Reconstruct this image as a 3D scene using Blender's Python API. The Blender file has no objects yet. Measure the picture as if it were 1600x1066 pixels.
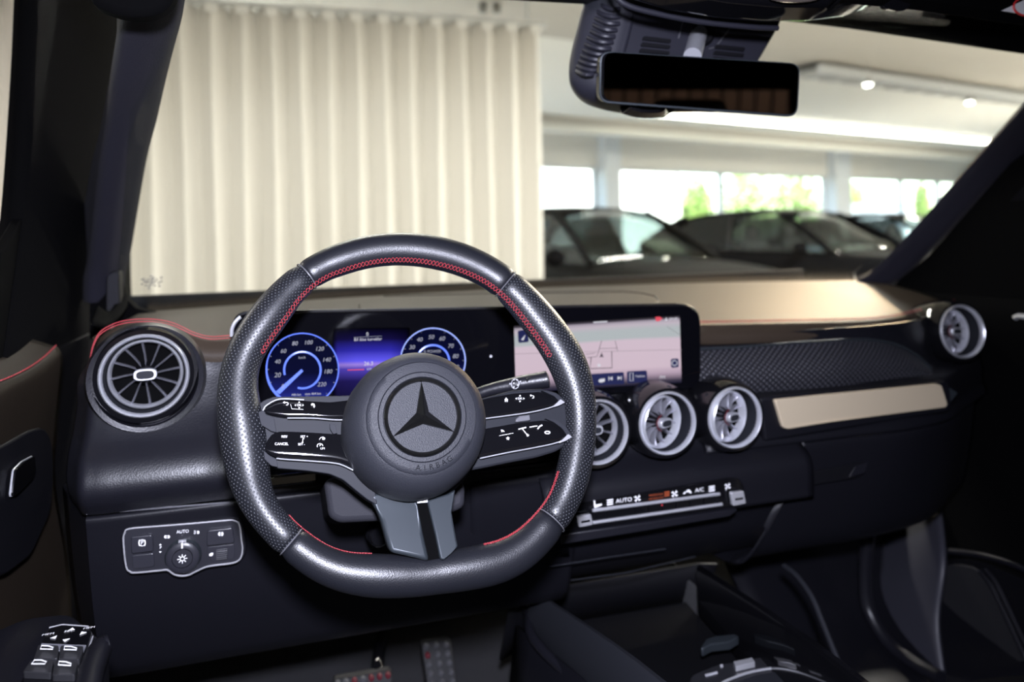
import bpy, bmesh, random
from math import *
from mathutils import Vector as V, Matrix
random.seed(7)
SC = bpy.context.scene
COL = SC.collection

# ------------------------------------------------------------------ camera
FPX, CX, CY = 1150.0, 800.0, 365.0                    # the frame is shifted down below the optical axis
YAW, PIT, ROLL = radians(17), 0.0, radians(1.15)
W = V((0, 0, 1.08))                                   # steering wheel centre
F = V((sin(YAW)*cos(PIT), cos(YAW)*cos(PIT), -sin(PIT)))
R0 = V((cos(YAW), -sin(YAW), 0)); U0 = R0.cross(F)
RR = R0*cos(ROLL) - U0*sin(ROLL); UU = U0*cos(ROLL) + R0*sin(ROLL)
CAM = W - .737*(F + RR*((646-CX)/FPX) + UU*((CY-670)/FPX))
cd = bpy.data.cameras.new('camera'); cam = bpy.data.objects.new('camera', cd); COL.objects.link(cam)
cd.sensor_width = 36; cd.lens = FPX/1600*36; cd.shift_y = -(533-CY)/1600; cd.clip_start = .02; cd.clip_end = 300
cam.matrix_world = Matrix(((RR.x, UU.x, -F.x, CAM.x), (RR.y, UU.y, -F.y, CAM.y), (RR.z, UU.z, -F.z, CAM.z), (0, 0, 0, 1)))
cd.dof.use_dof = True; cd.dof.focus_distance = .72; cd.dof.aperture_fstop = 3.2
SC.camera = cam

# ------------------------------------------------------------------ light
SC.view_settings.view_transform = 'Standard'; SC.view_settings.look = 'None'
SC.view_settings.exposure = 0.0; SC.view_settings.gamma = 1.0; SC.view_settings.use_curve_mapping = False
wd = bpy.data.worlds.new('sky'); SC.world = wd; wd.use_nodes = True
nt = wd.node_tree; bg = nt.nodes['Background']
sky = nt.nodes.new('ShaderNodeTexSky'); sky.sky_type = 'NISHITA'; sky.sun_disc = False
sky.sun_elevation = radians(42); sky.sun_rotation = radians(200); sky.air_density = 1.0; sky.dust_density = 2.0
nt.links.new(sky.outputs[0], bg.inputs[0]); bg.inputs[1].default_value = 1.5

def light(name, kind, loc, aim, energy, col, size=.1, size_y=None, spot=None, blend=.3):
    ld = bpy.data.lights.new(name, kind); ld.energy = energy; ld.color = col
    if kind == 'AREA':
        ld.size = size
        if size_y: ld.shape = 'RECTANGLE'; ld.size_y = size_y
    elif kind == 'SUN': ld.angle = size
    else: ld.shadow_soft_size = size
    if spot: ld.spot_size = radians(spot); ld.spot_blend = blend
    o = bpy.data.objects.new(name, ld); COL.objects.link(o); o.location = loc
    o.rotation_euler = (V(aim)-V(loc)).to_track_quat('-Z', 'Y').to_euler()
    return o
light('sun', 'SUN', (-10, 20, 45), (4, 60, 0), 9.0, (1, .95, .86), radians(.6))
# the photographer's flash, on top of the camera
FLASH = CAM + UU*.13 + RR*.01 - F*.03
light('camera_flash', 'SPOT', FLASH, FLASH+F-UU*.38-RR*.12, 115.0, (.80, .82, 1.0), .03, spot=116, blend=1.0)
# unseen fill lamps added under the ceiling
CEIL = 3.3
for (lx, ly, e) in ((-3.2, 2.4, 80), (.2, 2.6, 95), (3.6, 2.6, 120), (-2.0, 8.5, 300), (-1.2, 11.5, 600), (5.0, 3.6, 300), (9.5, 2.6, 450), (14, 6.5, 1100), (-2, -4.5, 60), (3, -4.5, 60)):
    light('fill_lamp', 'AREA', (lx, ly, CEIL-.12), (lx, ly, 0), e, (1, .955, .88), 1.5, .25)
# ceiling spot that shines in through the windscreen onto the passenger side of the dashboard
light('display_spot', 'SPOT', (4.2, 3.9, 3.0), (.84, .42, 1.13), 850, (1, .70, .42), .03, spot=11, blend=.8)

# ------------------------------------------------------------------ pixel -> point on a real plane
def ray(u, v): return F + RR*((u-CX)/FPX) + UU*((CY-v)/FPX)
def hit(u, v, p0, n):
    r = ray(u, v); n = V(n); return CAM + r*((V(p0)-CAM).dot(n)/r.dot(n))
def hy(u, v, y): return hit(u, v, (0, y, 0), (0, 1, 0))
def hx(u, v, x): return hit(u, v, (x, 0, 0), (1, 0, 0))
def hz(u, v, z): return hit(u, v, (0, 0, z), (0, 0, 1))
def lerp(a, b, t): return a + (b-a)*t
def interp(tab, x):
    if x <= tab[0][0]: return tab[0][1]
    for (x0, y0), (x1, y1) in zip(tab, tab[1:]):
        if x <= x1: return lerp(y0, y1, (x-x0)/(x1-x0))
    return tab[-1][1]
def spl(pts, n, closed=False):
    """Catmull-Rom through points, n samples per span"""
    m = len(pts); out = []
    pts = [V(p) for p in pts]
    for i in range(m if closed else m-1):
        if closed: a, b, c, d = (pts[(i+k-1) % m] for k in range(4))
        else:
            b, c = pts[i], pts[i+1]
            a = pts[i-1] if i else b*2-c
            d = pts[i+2] if i+2 < m else c*2-b
        for k in range(n):
            t = k/n
            out.append(.5*((2*b) + (c-a)*t + (2*a-5*b+4*c-d)*t*t + (3*b-a-3*c+d)*t**3))
    if not closed: out.append(pts[-1])
    return out

# ------------------------------------------------------------------ materials
MATS = {}
def mat(name, col, rough=.5, metal=0, bump=None, spec=.5, coat=0, emit=None, es=1, var=0, sheen=0):
    m = bpy.data.materials.new(name); m.use_nodes = True; t = m.node_tree; b = t.nodes['Principled BSDF']
    b.inputs['Base Color'].default_value = (*col, 1); b.inputs['Roughness'].default_value = rough
    b.inputs['Metallic'].default_value = metal; b.inputs['Specular IOR Level'].default_value = spec
    b.inputs['Coat Weight'].default_value = coat; b.inputs['Coat Roughness'].default_value = .03
    b.inputs['Sheen Weight'].default_value = sheen
    if emit: b.inputs['Emission Color'].default_value = (*emit, 1); b.inputs['Emission Strength'].default_value = es
    tc = t.nodes.new('ShaderNodeTexCoord')
    if bump:
        kind, sc, st, ds = bump
        x = t.nodes.new('ShaderNodeTexNoise' if kind == 'n' else 'ShaderNodeTexVoronoi'); x.inputs['Scale'].default_value = sc
        if kind == 'n': x.inputs['Detail'].default_value = 3
        bp = t.nodes.new('ShaderNodeBump'); bp.inputs['Strength'].default_value = st; bp.inputs['Distance'].default_value = ds
        t.links.new(tc.outputs['Object'], x.inputs['Vector']); t.links.new(x.outputs[0], bp.inputs['Height'])
        t.links.new(bp.outputs[0], b.inputs['Normal'])
    if var:
        x = t.nodes.new('ShaderNodeTexNoise'); x.inputs['Scale'].default_value = 6; x.inputs['Detail'].default_value = 5
        t.links.new(tc.outputs['Object'], x.inputs['Vector'])
        r = t.nodes.new('ShaderNodeMapRange'); r.inputs[3].default_value = rough-var; r.inputs[4].default_value = rough+var
        t.links.new(x.outputs[0], r.inputs[0]); t.links.new(r.outputs[0], b.inputs['Roughness'])
    MATS[name] = m; return m
def dots(name, col, cold, rough, px, py, rad, depth, uvs=True, spec=.5):
    """leather or band with a staggered lattice of small holes; UV in metres"""
    m = mat(name, col, rough, spec=spec); t = m.node_tree; b = t.nodes['Principled BSDF']; L = t.links.new
    uv = t.nodes.new('ShaderNodeTexCoord')
    def vm(op, a=None, bval=None):
        n = t.nodes.new('ShaderNodeVectorMath'); n.operation = op
        if a is not None: L(a, n.inputs[0])
        if bval is not None: n.inputs[1].default_value = bval
        return n
    sc = vm('MULTIPLY', uv.outputs['UV' if uvs else 'Object'], (1/px, 1/py, 0))
    ds = []
    for off in ((0, 0, 0), (.5, .5, 0)):
        a = vm('ADD', sc.outputs[0], off); f = vm('FRACTION', a.outputs[0]); s = vm('SUBTRACT', f.outputs[0], (.5, .5, 0))
        k = vm('MULTIPLY', s.outputs[0], (px, py, 0)); ln = vm('LENGTH', k.outputs[0]); ds.append(ln.outputs['Value'])
    mn = t.nodes.new('ShaderNodeMath'); mn.operation = 'MINIMUM'; L(ds[0], mn.inputs[0]); L(ds[1], mn.inputs[1])
    mr = t.nodes.new('ShaderNodeMapRange'); mr.interpolation_type = 'SMOOTHSTEP'
    mr.inputs[1].default_value = rad*.45; mr.inputs[2].default_value = rad*1.25; L(mn.outputs[0], mr.inputs[0])
    mx = t.nodes.new('ShaderNodeMix'); mx.data_type = 'RGBA'; mx.inputs[6].default_value = (*cold, 1); mx.inputs[7].default_value = (*col, 1)
    L(mr.outputs[0], mx.inputs[0]); L(mx.outputs[2], b.inputs['Base Color'])
    bp = t.nodes.new('ShaderNodeBump'); bp.inputs['Strength'].default_value = 1; bp.inputs['Distance'].default_value = depth
    L(mr.outputs[0], bp.inputs['Height']); L(bp.outputs[0], b.inputs['Normal'])
    return m
def glass(name, tint, refl=.04, rough=0.0, power=5.0):
    m = bpy.data.materials.new(name); m.use_nodes = True; t = m.node_tree; t.nodes.clear(); L = t.links.new
    o = t.nodes.new('ShaderNodeOutputMaterial'); mx = t.nodes.new('ShaderNodeMixShader')
    tr = t.nodes.new('ShaderNodeBsdfTransparent'); tr.inputs[0].default_value = (*tint, 1)
    gl = t.nodes.new('ShaderNodeBsdfGlossy'); gl.inputs['Roughness'].default_value = rough
    lw = t.nodes.new('ShaderNodeLayerWeight'); lw.inputs[0].default_value = .5
    p = t.nodes.new('ShaderNodeMath'); p.operation = 'POWER'; p.inputs[1].default_value = power; L(lw.outputs['Facing'], p.inputs[0])
    a = t.nodes.new('ShaderNodeMath'); a.operation = 'MULTIPLY_ADD'; a.inputs[1].default_value = 1-refl; a.inputs[2].default_value = refl
    L(p.outputs[0], a.inputs[0]); L(a.outputs[0], mx.inputs[0]); L(tr.outputs[0], mx.inputs[1]); L(gl.outputs[0], mx.inputs[2]); L(mx.outputs[0], o.inputs[0])
    MATS[name] = m; return m
def slats(name, c0, c1, period, axis, rough=.6):
    """wood slat cladding: narrow boards with dark joints (far wall)"""
    m = mat(name, c0, rough); t = m.node_tree; b = t.nodes['Principled BSDF']; L = t.links.new
    tc = t.nodes.new('ShaderNodeTexCoord'); w = t.nodes.new('ShaderNodeTexNoise'); mp = t.nodes.new('ShaderNodeMapping')
    mp.inputs['Scale'].default_value = (9, 9, .8); L(tc.outputs['Object'], mp.inputs[0]); L(mp.outputs[0], w.inputs['Vector']); w.inputs['Detail'].default_value = 5
    mx = t.nodes.new('ShaderNodeMix'); mx.data_type = 'RGBA'; mx.inputs[6].default_value = (*c0, 1); mx.inputs[7].default_value = (*c1, 1)
    L(w.outputs[0], mx.inputs[0]); L(mx.outputs[2], b.inputs['Base Color']); return m

LEATHER = mat('smooth_leather', (.0085, .009, .012), .37, spec=.5, bump=('v', 900, .25, .0004))
PERF = dots('perforated_leather', (.008, .0085, .011), (.075, .08, .09), .38, .0052, .0045, .00075, .0006, spec=.5)
SOFT = mat('grained_soft_plastic', (.008, .008, .0115), .36, bump=('v', 520, .25, .0004))
SOFTK = mat('knee_plastic', (.0055, .0055, .008), .45, spec=.25, bump=('v', 700, .2, .0003))
PADTOP = mat('dash_top_leather', (.036, .026, .018), .6, spec=.2, bump=('v', 480, .3, .0005))  # brown base carries the warm reflected light on the black leather
HARD = mat('matte_black_plastic', (.004, .004, .0055), .5, spec=.25, bump=('n', 900, .15, .0003))
AIRB = mat('airbag_cover_plastic', (.017, .018, .023), .52, spec=.3, bump=('v', 1100, .5, .0004))
EMBOSS = mat('embossed_letter', (.006, .0065, .008), .7, spec=.05)
SEAM = mat('seam_edge', (.09, .09, .10), .45)
GLOSS = mat('gloss_black', (.004, .004, .005), .06, coat=.3)
SATIN = mat('satin_black', (.017, .018, .022), .5, spec=.08)
SATIN2 = mat('spoke_satin', (.028, .034, .040), .40, metal=.35, spec=.4)
CHROME = mat('satin_chrome', (.80, .81, .86), .30, metal=.7)
BRIGHT = mat('bright_chrome', (.82, .82, .86), .2, metal=.7)
DARKCHROME = mat('dark_chrome', (.006, .006, .006), .08, spec=.7)
SLAT = mat('vent_slat', (.30, .30, .34), .32, metal=.7)
RED = mat('red_thread', (.36, .035, .045), .6)
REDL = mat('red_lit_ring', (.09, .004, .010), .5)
ALU = mat('brushed_aluminium', (.68, .57, .40), .6, metal=.45, bump=('n', 260, .12, .0003))
BAND = dots('dotted_band', (.010, .010, .013), (.06, .06, .07), .42, .0105, .0082, .0021, .0008)
FABRIC = mat('pillar_fabric', (.014, .0135, .021), .75, spec=.15, bump=('v', 900, .7, .0006), sheen=.02)
LINER = mat('black_headliner', (.0013, .0013, .0015), .9, spec=.05, bump=('n', 700, .3, .0004))
DOORM = mat('door_panel_leather', (.020, .0145, .010), .5, spec=.25, bump=('v', 600, .3, .0004))  # browned base puts the warm light on the door into its colour
CARPET = mat('black_carpet', (.010, .010, .012), .95, bump=('n', 700, .9, .002), sheen=.1)
RUB = mat('pedal_rubber', (.02, .02, .02), .6)
PEDAL = mat('pedal_steel', (.008, .008, .009), .45, spec=.3)
SENSOR = mat('sensor_cover_plastic', (.013, .013, .020), .5, bump=('v', 900, .3, .0003))
WHITE = mat('white_print', (.75, .75, .78), .5, emit=(.9, .9, 1), es=.25)
GREYP = mat('grey_print', (.45, .45, .48), .5)
ORANGE = mat('orange_print', (.30, .06, .02), .5, emit=(1, .2, .03), es=.05)
LABELW = mat('white_label', (.7, .7, .7), .5)
LABELR = mat('red_label_ink', (.6, .03, .03), .5)
MIRROR = mat('mirror_glass', (.16, .165, .18), .015, metal=1)
def emi(name, col, s): return mat(name, (0, 0, 0), .3, emit=col, es=s)
E_BLUE = emi('screen_blue', (.13, .22, 1), 1.5); E_LBLUE = emi('screen_light_blue', (.35, .45, 1), 1.5); E_WHITE = emi('screen_white', (.9, .9, 1), .75)
E_GREY = emi('screen_grey', (.6, .62, .78), .65); E_RED = emi('screen_red', (1, .1, .15), .8); E_NAVY = emi('screen_navy', (.02, .025, .11), .8)
E_MAP = emi('screen_map', (.70, .56, .64), .95); E_TEAL = emi('screen_sky', (.50, .54, .56), .85); E_ROAD = emi('screen_road', (.10, .08, .10), 1); E_ROAD2 = emi('screen_road_line', (.30, .24, .28), 1)
SGLASS = mat('screen_glass', (.002, .002, .003), .08, coat=.2)
GLASS = glass('clear_glass', (.97, .985, .97), .03, power=6)
GLASSD = glass('car_glass', (.50, .55, .54), .05, power=8)
GLASSW = glass('window_glass', (.95, .98, .96), .03)
# ------------------------------------------------------------------ builders
class B:
    """collects shapes for ONE mesh object"""
    def __init__(s): s.v = []; s.f = []; s.uv = {}
    def add(s, vs, fs):
        k = len(s.v); s.v += [V(p) for p in vs]; s.f += [tuple(i+k for i in f) for f in fs]; return s
    def grid(s, rows, cu=False, cv=False):
        n, m = len(rows), len(rows[0]); fs = []
        for i in range(n if cv else n-1):
            for j in range(m if cu else m-1):
                a, b = i, (i+1) % n; c, d = j, (j+1) % m
                fs.append((a*m+c, a*m+d, b*m+d, b*m+c))
        return s.add([p for r in rows for p in r], fs)
    def prism(s, poly, d):
        """flat outline (3-D points) pushed along d"""
        n = len(poly); d = V(d)
        return s.add(list(poly)+[V(p)+d for p in poly], [tuple(range(n)), tuple(range(2*n-1, n-1, -1))]+[(i, n+i, n+(i+1) % n, (i+1) % n) for i in range(n)])
    def box(s, c, ax, ay, az):
        c, ax, ay, az = V(c), V(ax), V(ay), V(az)
        return s.prism([c-ax-ay-az, c+ax-ay-az, c+ax+ay-az, c-ax+ay-az], az*2)
    def abox(s, x0, x1, y0, y1, z0, z1): return s.prism([V((x0, y0, z0)), V((x1, y0, z0)), V((x1, y1, z0)), V((x0, y1, z0))], (0, 0, z1-z0))
    def tube(s, path, r, n=8, closed=False, flat=None):
        path = [V(p) for p in path]; m = len(path); rows = []; up = None
        for i, p in enumerate(path):
            a = path[i-1] if (i or closed) else p; b = path[(i+1) % m] if (i < m-1 or closed) else p
            t = (b-a).normalized()
            if up is None: up = t.orthogonal().normalized() if flat is None else V(flat)
            up = (up-t*up.dot(t)).normalized(); sd = t.cross(up)
            rr = r[i] if isinstance(r, (list, tuple)) else r
            rows.append([p+(up*cos(2*pi*k/n)+sd*sin(2*pi*k/n))*rr for k in range(n)])
        s.grid(rows, True, closed)
        if not closed:
            k = len(s.v)-n*m
            s.f.append(tuple(k+j for j in range(n-1, -1, -1))); s.f.append(tuple(k+n*(m-1)+j for j in range(n)))
        return s
    def lathe(s, prof, o, ax, n=48, up=None, cap=True):
        """prof: (radius, height along ax)"""
        o, ax = V(o), V(ax).normalized(); u = (V(up) if up else ax.orthogonal()); u = (u-ax*u.dot(ax)).normalized(); w = ax.cross(u)
        rows = [[o+ax*h+(u*cos(2*pi*k/n)+w*sin(2*pi*k/n))*max(r, 1e-5) for k in range(n)] for r, h in prof]
        return s.grid(rows, True)
    def ball(s, c, r, n=10, sc=(1, 1, 1)):
        rows = [[V(c)+V((sc[0]*r*sin(pi*i/n)*cos(2*pi*k/(2*n)), sc[1]*r*sin(pi*i/n)*sin(2*pi*k/(2*n)), sc[2]*r*cos(pi*i/n))) for k in range(2*n)] for i in range(n+1)]
        return s.grid(rows, True)
GLY = {}
def glyphs(txt, bold=False):
    k = (txt,)
    if k not in GLY:
        c = bpy.data.curves.new('lettering', 'FONT'); c.body = txt; c.align_x = 'CENTER'; c.align_y = 'CENTER'; c.size = 1; c.resolution_u = 3
        o = bpy.data.objects.new('lettering', c); me = bpy.data.meshes.new_from_object(o)
        GLY[k] = ([(v.co.x, v.co.y) for v in me.vertices], [tuple(p.vertices) for p in me.polygons])
        bpy.data.objects.remove(o); bpy.data.meshes.remove(me)
    return GLY[k]
def text(b, txt, fn, x, y, size, rot=0, wide=1, slant=0):
    vs, fs = glyphs(txt); c, s = cos(rot), sin(rot)
    out = []
    for (px, py) in vs:
        px = (px+slant*py)*size*wide; py *= size
        out.append(fn(x+c*px-s*py, y+s*px+c*py))
    b.add(out, fs)

class Thing:
    def __init__(s, name, label, cat, loc=(0, 0, 0), rot=None, group=None, kind=None):
        o = bpy.data.objects.new(name, None); COL.objects.link(o); o.empty_display_size = .05
        m = Matrix.Translation(V(loc)) @ (rot.to_4x4() if rot else Matrix.Identity(4)); o.matrix_world = m
        s.o = o; s.inv = m.inverted(); s.m = m
        if label: o['label'] = label
        if cat: o['category'] = cat
        if group: o['group'] = group
        if kind: o['kind'] = kind
    def part(s, name, b, m, parent=None, local=False, label=None, smooth=40, bevel=0, solid=0, uv=None, seg=2, kind=None):
        o = mesh(name, b if local else None, m, smooth, bevel, solid, uv, seg, b if not local else None, s.inv)
        o.parent = parent or s.o
        if label: o['label'] = label
        if kind: o['kind'] = kind
        return o
def mesh(name, bl, m, smooth=40, bevel=0, solid=0, uv=None, seg=2, bw=None, inv=None):
    b = bl or bw
    vs = [tuple(inv @ p) for p in b.v] if (bw is not None and inv is not None) else [tuple(p) for p in b.v]
    me = bpy.data.meshes.new(name); me.from_pydata(vs, [], b.f); me.materials.append(m)
    bm = bmesh.new(); bm.from_mesh(me); 
    bmesh.ops.remove_doubles(bm, verts=bm.verts, dist=1e-6) if uv is None else None
    bmesh.ops.recalc_face_normals(bm, faces=bm.faces); bm.to_mesh(me); bm.free()
    if uv is not None:
        ul = me.uv_layers.new(name='UVMap')
        for lp in me.loops: ul.data[lp.index].uv = uv[lp.vertex_index]
    if smooth:
        me.polygons.foreach_set('use_smooth', [True]*len(me.polygons)); me.set_sharp_from_angle(angle=radians(smooth))
    o = bpy.data.objects.new(name, me); COL.objects.link(o)
    if solid:
        md = o.modifiers.new('thickness', 'SOLIDIFY'); md.thickness = abs(solid); md.offset = -1 if solid > 0 else 1
    if bevel:
        md = o.modifiers.new('bevel', 'BEVEL'); md.width = bevel; md.segments = seg; md.limit_method = 'ANGLE'; md.angle_limit = radians(35); md.harden_normals = False
    return o
def single(name, b, m, label=None, cat=None, kind=None, group=None, **k):
    o = mesh(name, b, m, **k)
    if label: o['label'] = label
    if cat: o['category'] = cat
    if kind: o['kind'] = kind
    if group: o['group'] = group
    return o
def surf(rows, nu=6, nv=6):
    """smooth sheet through rows of points"""
    rr = [spl(r, nu) for r in rows]; cols = list(zip(*rr)); cc = [spl(c, nv) for c in cols]
    return [list(r) for r in zip(*cc)]
def rrect(w, h, r, n=5):
    out = []
    for cx, cy, a in ((w-r, h-r, 0), (-w+r, h-r, 90), (-w+r, -h+r, 180), (w-r, -h+r, 270)):
        for k in range(n+1): out.append((cx+r*cos(radians(a+90*k/n)), cy+r*sin(radians(a+90*k/n))))
    return out
def rounded(poly, r, n=4):
    """2-D/3-D outline with its corners rounded"""
    out = []; m = len(poly); poly = [V(p) for p in poly]
    for i in range(m):
        p, a, b = poly[i], poly[i-1], poly[(i+1) % m]
        da, db = (a-p), (b-p); q = min(r, da.length*.45, db.length*.45)
        s, e = p+da.normalized()*q, p+db.normalized()*q
        for k in range(n+1):
            t = k/n; out.append((1-t)**2*s+2*t*(1-t)*p+t*t*e)
    return out
# ================================================================== SHOWROOM
FLOORM = mat('showroom_floor', (.60, .58, .54), .25, var=.08)
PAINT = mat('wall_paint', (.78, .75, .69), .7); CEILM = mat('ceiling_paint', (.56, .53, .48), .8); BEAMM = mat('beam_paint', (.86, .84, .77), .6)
COLM = mat('column_paint', (.74, .77, .80), .5); WOOD = slats('wood_cladding', (.12, .055, .025), (.22, .105, .05), .1, 'x')
CURT = mat('curtain_cloth', (.80, .775, .725), .9, sheen=.1)
FRAMEM = mat('window_frame_paint', (.70, .72, .72), .5)
LAMP = emi('lamp_glow', (1, .96, .84), 14.0); LAMPB = mat('lamp_body', (.7, .7, .7), .4)
az = radians(75); DW = V((sin(az), cos(az), 0)); NW = V((-cos(az), sin(az), 0))     # far glazed wall: along, away
QW = CAM + ray(1070, 300)*16; QW.z = 0
def wl(u, v, off=0): return hit(u, v, QW+NW*off, NW)
def wpos(s, z, off=0): return QW + DW*s + V((0, 0, z)) + NW*off
def sx(u, v, off=0): return (wl(u, v, off)-QW).dot(DW)
b = B(); b.add([(-9, -8, 0), (22, -8, 0), (22, 26, 0), (-9, 26, 0)], [(0, 1, 2, 3)]); single('floor', b, FLOORM, kind='structure', solid=.1)
fwy = lambda x: QW.y + (x-QW.x)*DW.y/DW.x
b = B().abox(-9.2, -9, -8, fwy(-9)+.2, 0, 3.3); single('wall_left', b, PAINT, kind='structure')
t = Thing('wall_back', None, None, (6, -7, 0), kind='structure')
b = B().abox(-9, 22, -7.3, -7.05, 0, 3.3); t.part('backing', b, HARD)
b = B().abox(-.07, .07, -.03, 0, 0, 3.3); me0 = None
for i in range(90):
    if me0 is None: o = t.part('slat', b, WOOD, local=True); me0 = o.data
    else: o = bpy.data.objects.new('slat', me0); COL.objects.link(o); o.parent = t.o
    o.location = (-9+i*.17, 0, 0)
b = B().abox(21.8, 22, -8, fwy(21.8)+.2, 0, 3.3); single('wall_right', b, PAINT, kind='structure')
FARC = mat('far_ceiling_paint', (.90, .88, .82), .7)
gA, gB = hz(1235, 108, 3.3), hz(1660, 164, 3.3); gd_ = (gB-gA).normalized(); gA, gB = gA-gd_*40, gB+gd_*40; gn = V((-gd_.y, gd_.x, 0))
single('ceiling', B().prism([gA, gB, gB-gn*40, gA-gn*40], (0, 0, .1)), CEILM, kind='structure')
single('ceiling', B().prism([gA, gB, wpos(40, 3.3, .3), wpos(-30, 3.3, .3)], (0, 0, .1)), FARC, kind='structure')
# far wall: lintel, columns, glazing
ztop = wl(1070, 266).z
SILL = .12
edges = [sx(700, 300), sx(846, 300), sx(935, 300), sx(959, 300), sx(1293, 300), sx(1317, 300), sx(1560, 300), sx(1700, 300)]
b = B()
def wbox(b, s0, s1, z0, z1, o0, o1):
    return b.prism([wpos(s0, z0, o0), wpos(s1, z0, o0), wpos(s1, z0, o1), wpos(s0, z0, o1)], (0, 0, z1-z0))
wbox(b, edges[0]-3, edges[7]+6, ztop, 3.3, 0, .3); wbox(b, edges[0]-3, edges[7]+6, 0, SILL, 0, .3); single('wall_front', b, PAINT, kind='structure')
for k, (s0, s1) in enumerate(((edges[2], edges[3]), (edges[4], edges[5]), (edges[6]+1.2, edges[6]+1.6))):
    b = wbox(B(), s0, s1, 0, 3.3, -.25, .2); single('trim_%d' % (k+1), b, COLM, kind='structure', bevel=.01)
b = wbox(B(), edges[0], edges[7]+5, 3.02, 3.14, -1.3, -1.1); single('trim_4', b, BEAMM, kind='structure', bevel=.01)
b = wbox(B(), edges[0], edges[7]+5, 3.14, 3.3, -1.25, -1.15); single('trim_5', b, CEILM, kind='structure')
def window(n, s0, s1, mull):
    t = Thing('window_%d' % n, None, None, wpos((s0+s1)/2, SILL), kind='structure')
    fb = B(); w = .06
    wbox(fb, s0, s1, ztop-w, ztop, .05, .15); wbox(fb, s0, s1, SILL, SILL+w, .05, .15); wbox(fb, s0, s0+w, SILL, ztop, .05, .15); wbox(fb, s1-w, s1, SILL, ztop, .05, .15)
    f = t.part('window_frame', fb, FRAMEM)
    cuts = [s0+w]+mull+[s1-w]
    for m in mull: t.part('mullion', wbox(B(), m-.05, m+.05, SILL+w, ztop-w, .04, .16), FRAMEM)
    for a, c in zip(cuts, cuts[1:]): t.part('pane', wbox(B(), a+.03, c-.03, SILL+w, ztop-w, .095, .105), GLASSW, smooth=0)
window(1, edges[0]-1.5, edges[2], [edges[1]-.6]); window(2, edges[3], edges[4], [sx(1131, 300)]); window(3, edges[5], edges[6]+1.2, [sx(1412, 300), sx(1470, 300)])
# ceiling strip light, ceiling grille, spotlights
t = Thing('strip_light', 'long bright white strip light along the ceiling beyond the interior mirror', 'ceiling light', hz(1290, 200, 3.22))
p0, p1 = hz(1010, 176, 3.22), hz(1556, 223, 3.22); dd = (p1-p0).normalized(); sd = V((dd.y, -dd.x, 0))
t.part('diffuser', B().box((p0+p1)/2, dd*(p1-p0).length/2, sd*.05, V((0, 0, .035))), LAMP, bevel=.01)
t.part('housing', B().box((p0+p1)/2+V((0, 0, .06)), dd*(p1-p0).length/2, sd*.06, V((0, 0, .022))), LAMPB)
t = Thing('ceiling_grille', 'pale slotted ceiling grille above the parked cars', 'ceiling grille', hz(1420, 125, 3.2))
a0, a1 = hz(1235, 117, 3.2), hz(1660, 172, 3.2); c0 = hz(1235, 101, 3.2)
dd = (a1-a0); nrm = (c0-a0); nrm = nrm-dd.normalized()*nrm.dot(dd.normalized())
t.part('edge_rail', B().box((a0+a1)/2+nrm*1.05, dd/2, nrm*.06, V((0, 0, .05))), COLM)
t.part('backing_panel', B().box((a0+a1)/2+nrm*.5+V((0, 0, .05)), dd/2, nrm*.5, V((0, 0, .01))), mat('backing_dark', (.12, .12, .11), .8))
for i in range(15):
    c = a0+dd*((i+.5)/15)
    t.part('slat', B().box(c+nrm*.5, dd/15*.36, nrm*.5, V((0, 0, .03))), mat('grille_grey', (.5, .5, .48), .6) if 'grille_grey' not in MATS else MATS['grille_grey'])
def spot(u, v, z, label):
    p = hz(u, v, z); t = Thing('ceiling_spotlight', label, 'spotlight', (p.x, p.y, 3.3), group='lit ceiling spotlights')
    t.part('stem', B().tube([(p.x, p.y, 3.3), p+V((0, 0, .1))], .012), LAMPB)
    t.part('lamp_head', B().lathe([(.0, .1), (.045, .1), (.06, 0), (.055, 0)], p, (0, 0, 1), 20), LAMPB)
    t.part('bulb', B().lathe([(.055, .004), (.04, -.018), (0, -.022)], p, (0, 0, 1), 20), emi('bulb_glow', (1, .97, .88), 14))
spot(1356, 132, 3.08, 'lit ceiling spotlight directly right of the interior mirror, nearer the mirror'); spot(1515, 160, 3.08, 'lit ceiling spotlight near the right windscreen pillar')
t = Thing('twin_ceiling_lamp', 'small unlit twin lamp on the ceiling above the curtain end', 'ceiling lamp', hz(765, 12, 3.3))
for u in (755, 776):
    p = hz(u, 19, 3.22); t.part('lamp_head', B().lathe([(0, .08), (.035, .08), (.04, 0), (0, -.005)], p, (0, 0, 1), 16), mat('dull_lamp', (.25, .24, .22), .5))
# curtain
YC = 5.0
xl, xr = -3.6, hy(846, 240, YC).x
zt0, zt1 = hy(280, 2, YC).z, hy(840, 45, YC).z
ztc = (zt0+zt1)/2; ZC = ztc
t = Thing('curtain', 'floor length cream curtain in regular wave folds behind the windscreen', 'curtain', ((xl+xr)/2, YC, 0))
NF = 150*2; per = .205
rows = []
for k, z in enumerate((0.03, .6, 1.2, 1.8, 2.3, ZC-.16, ZC-.06, ZC)):
    am = .066+.006*sin(k*1.7)
    row = []
    for i in range(NF+1):
        x = lerp(xl, xr, i/NF); ph = 2*pi*(x-xr)/per
        row.append(V((x+.012*sin(2*ph)+.006*sin(k+x*9), YC+am*sin(ph)+.007*sin(.37*ph+1+.2*k), z)))
    rows.append(row)
t.part('cloth', B().grid(rows), CURT, solid=.002, smooth=180)
HT = mat('heading_tape', (.92, .91, .88), .7); me_ = None
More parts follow.
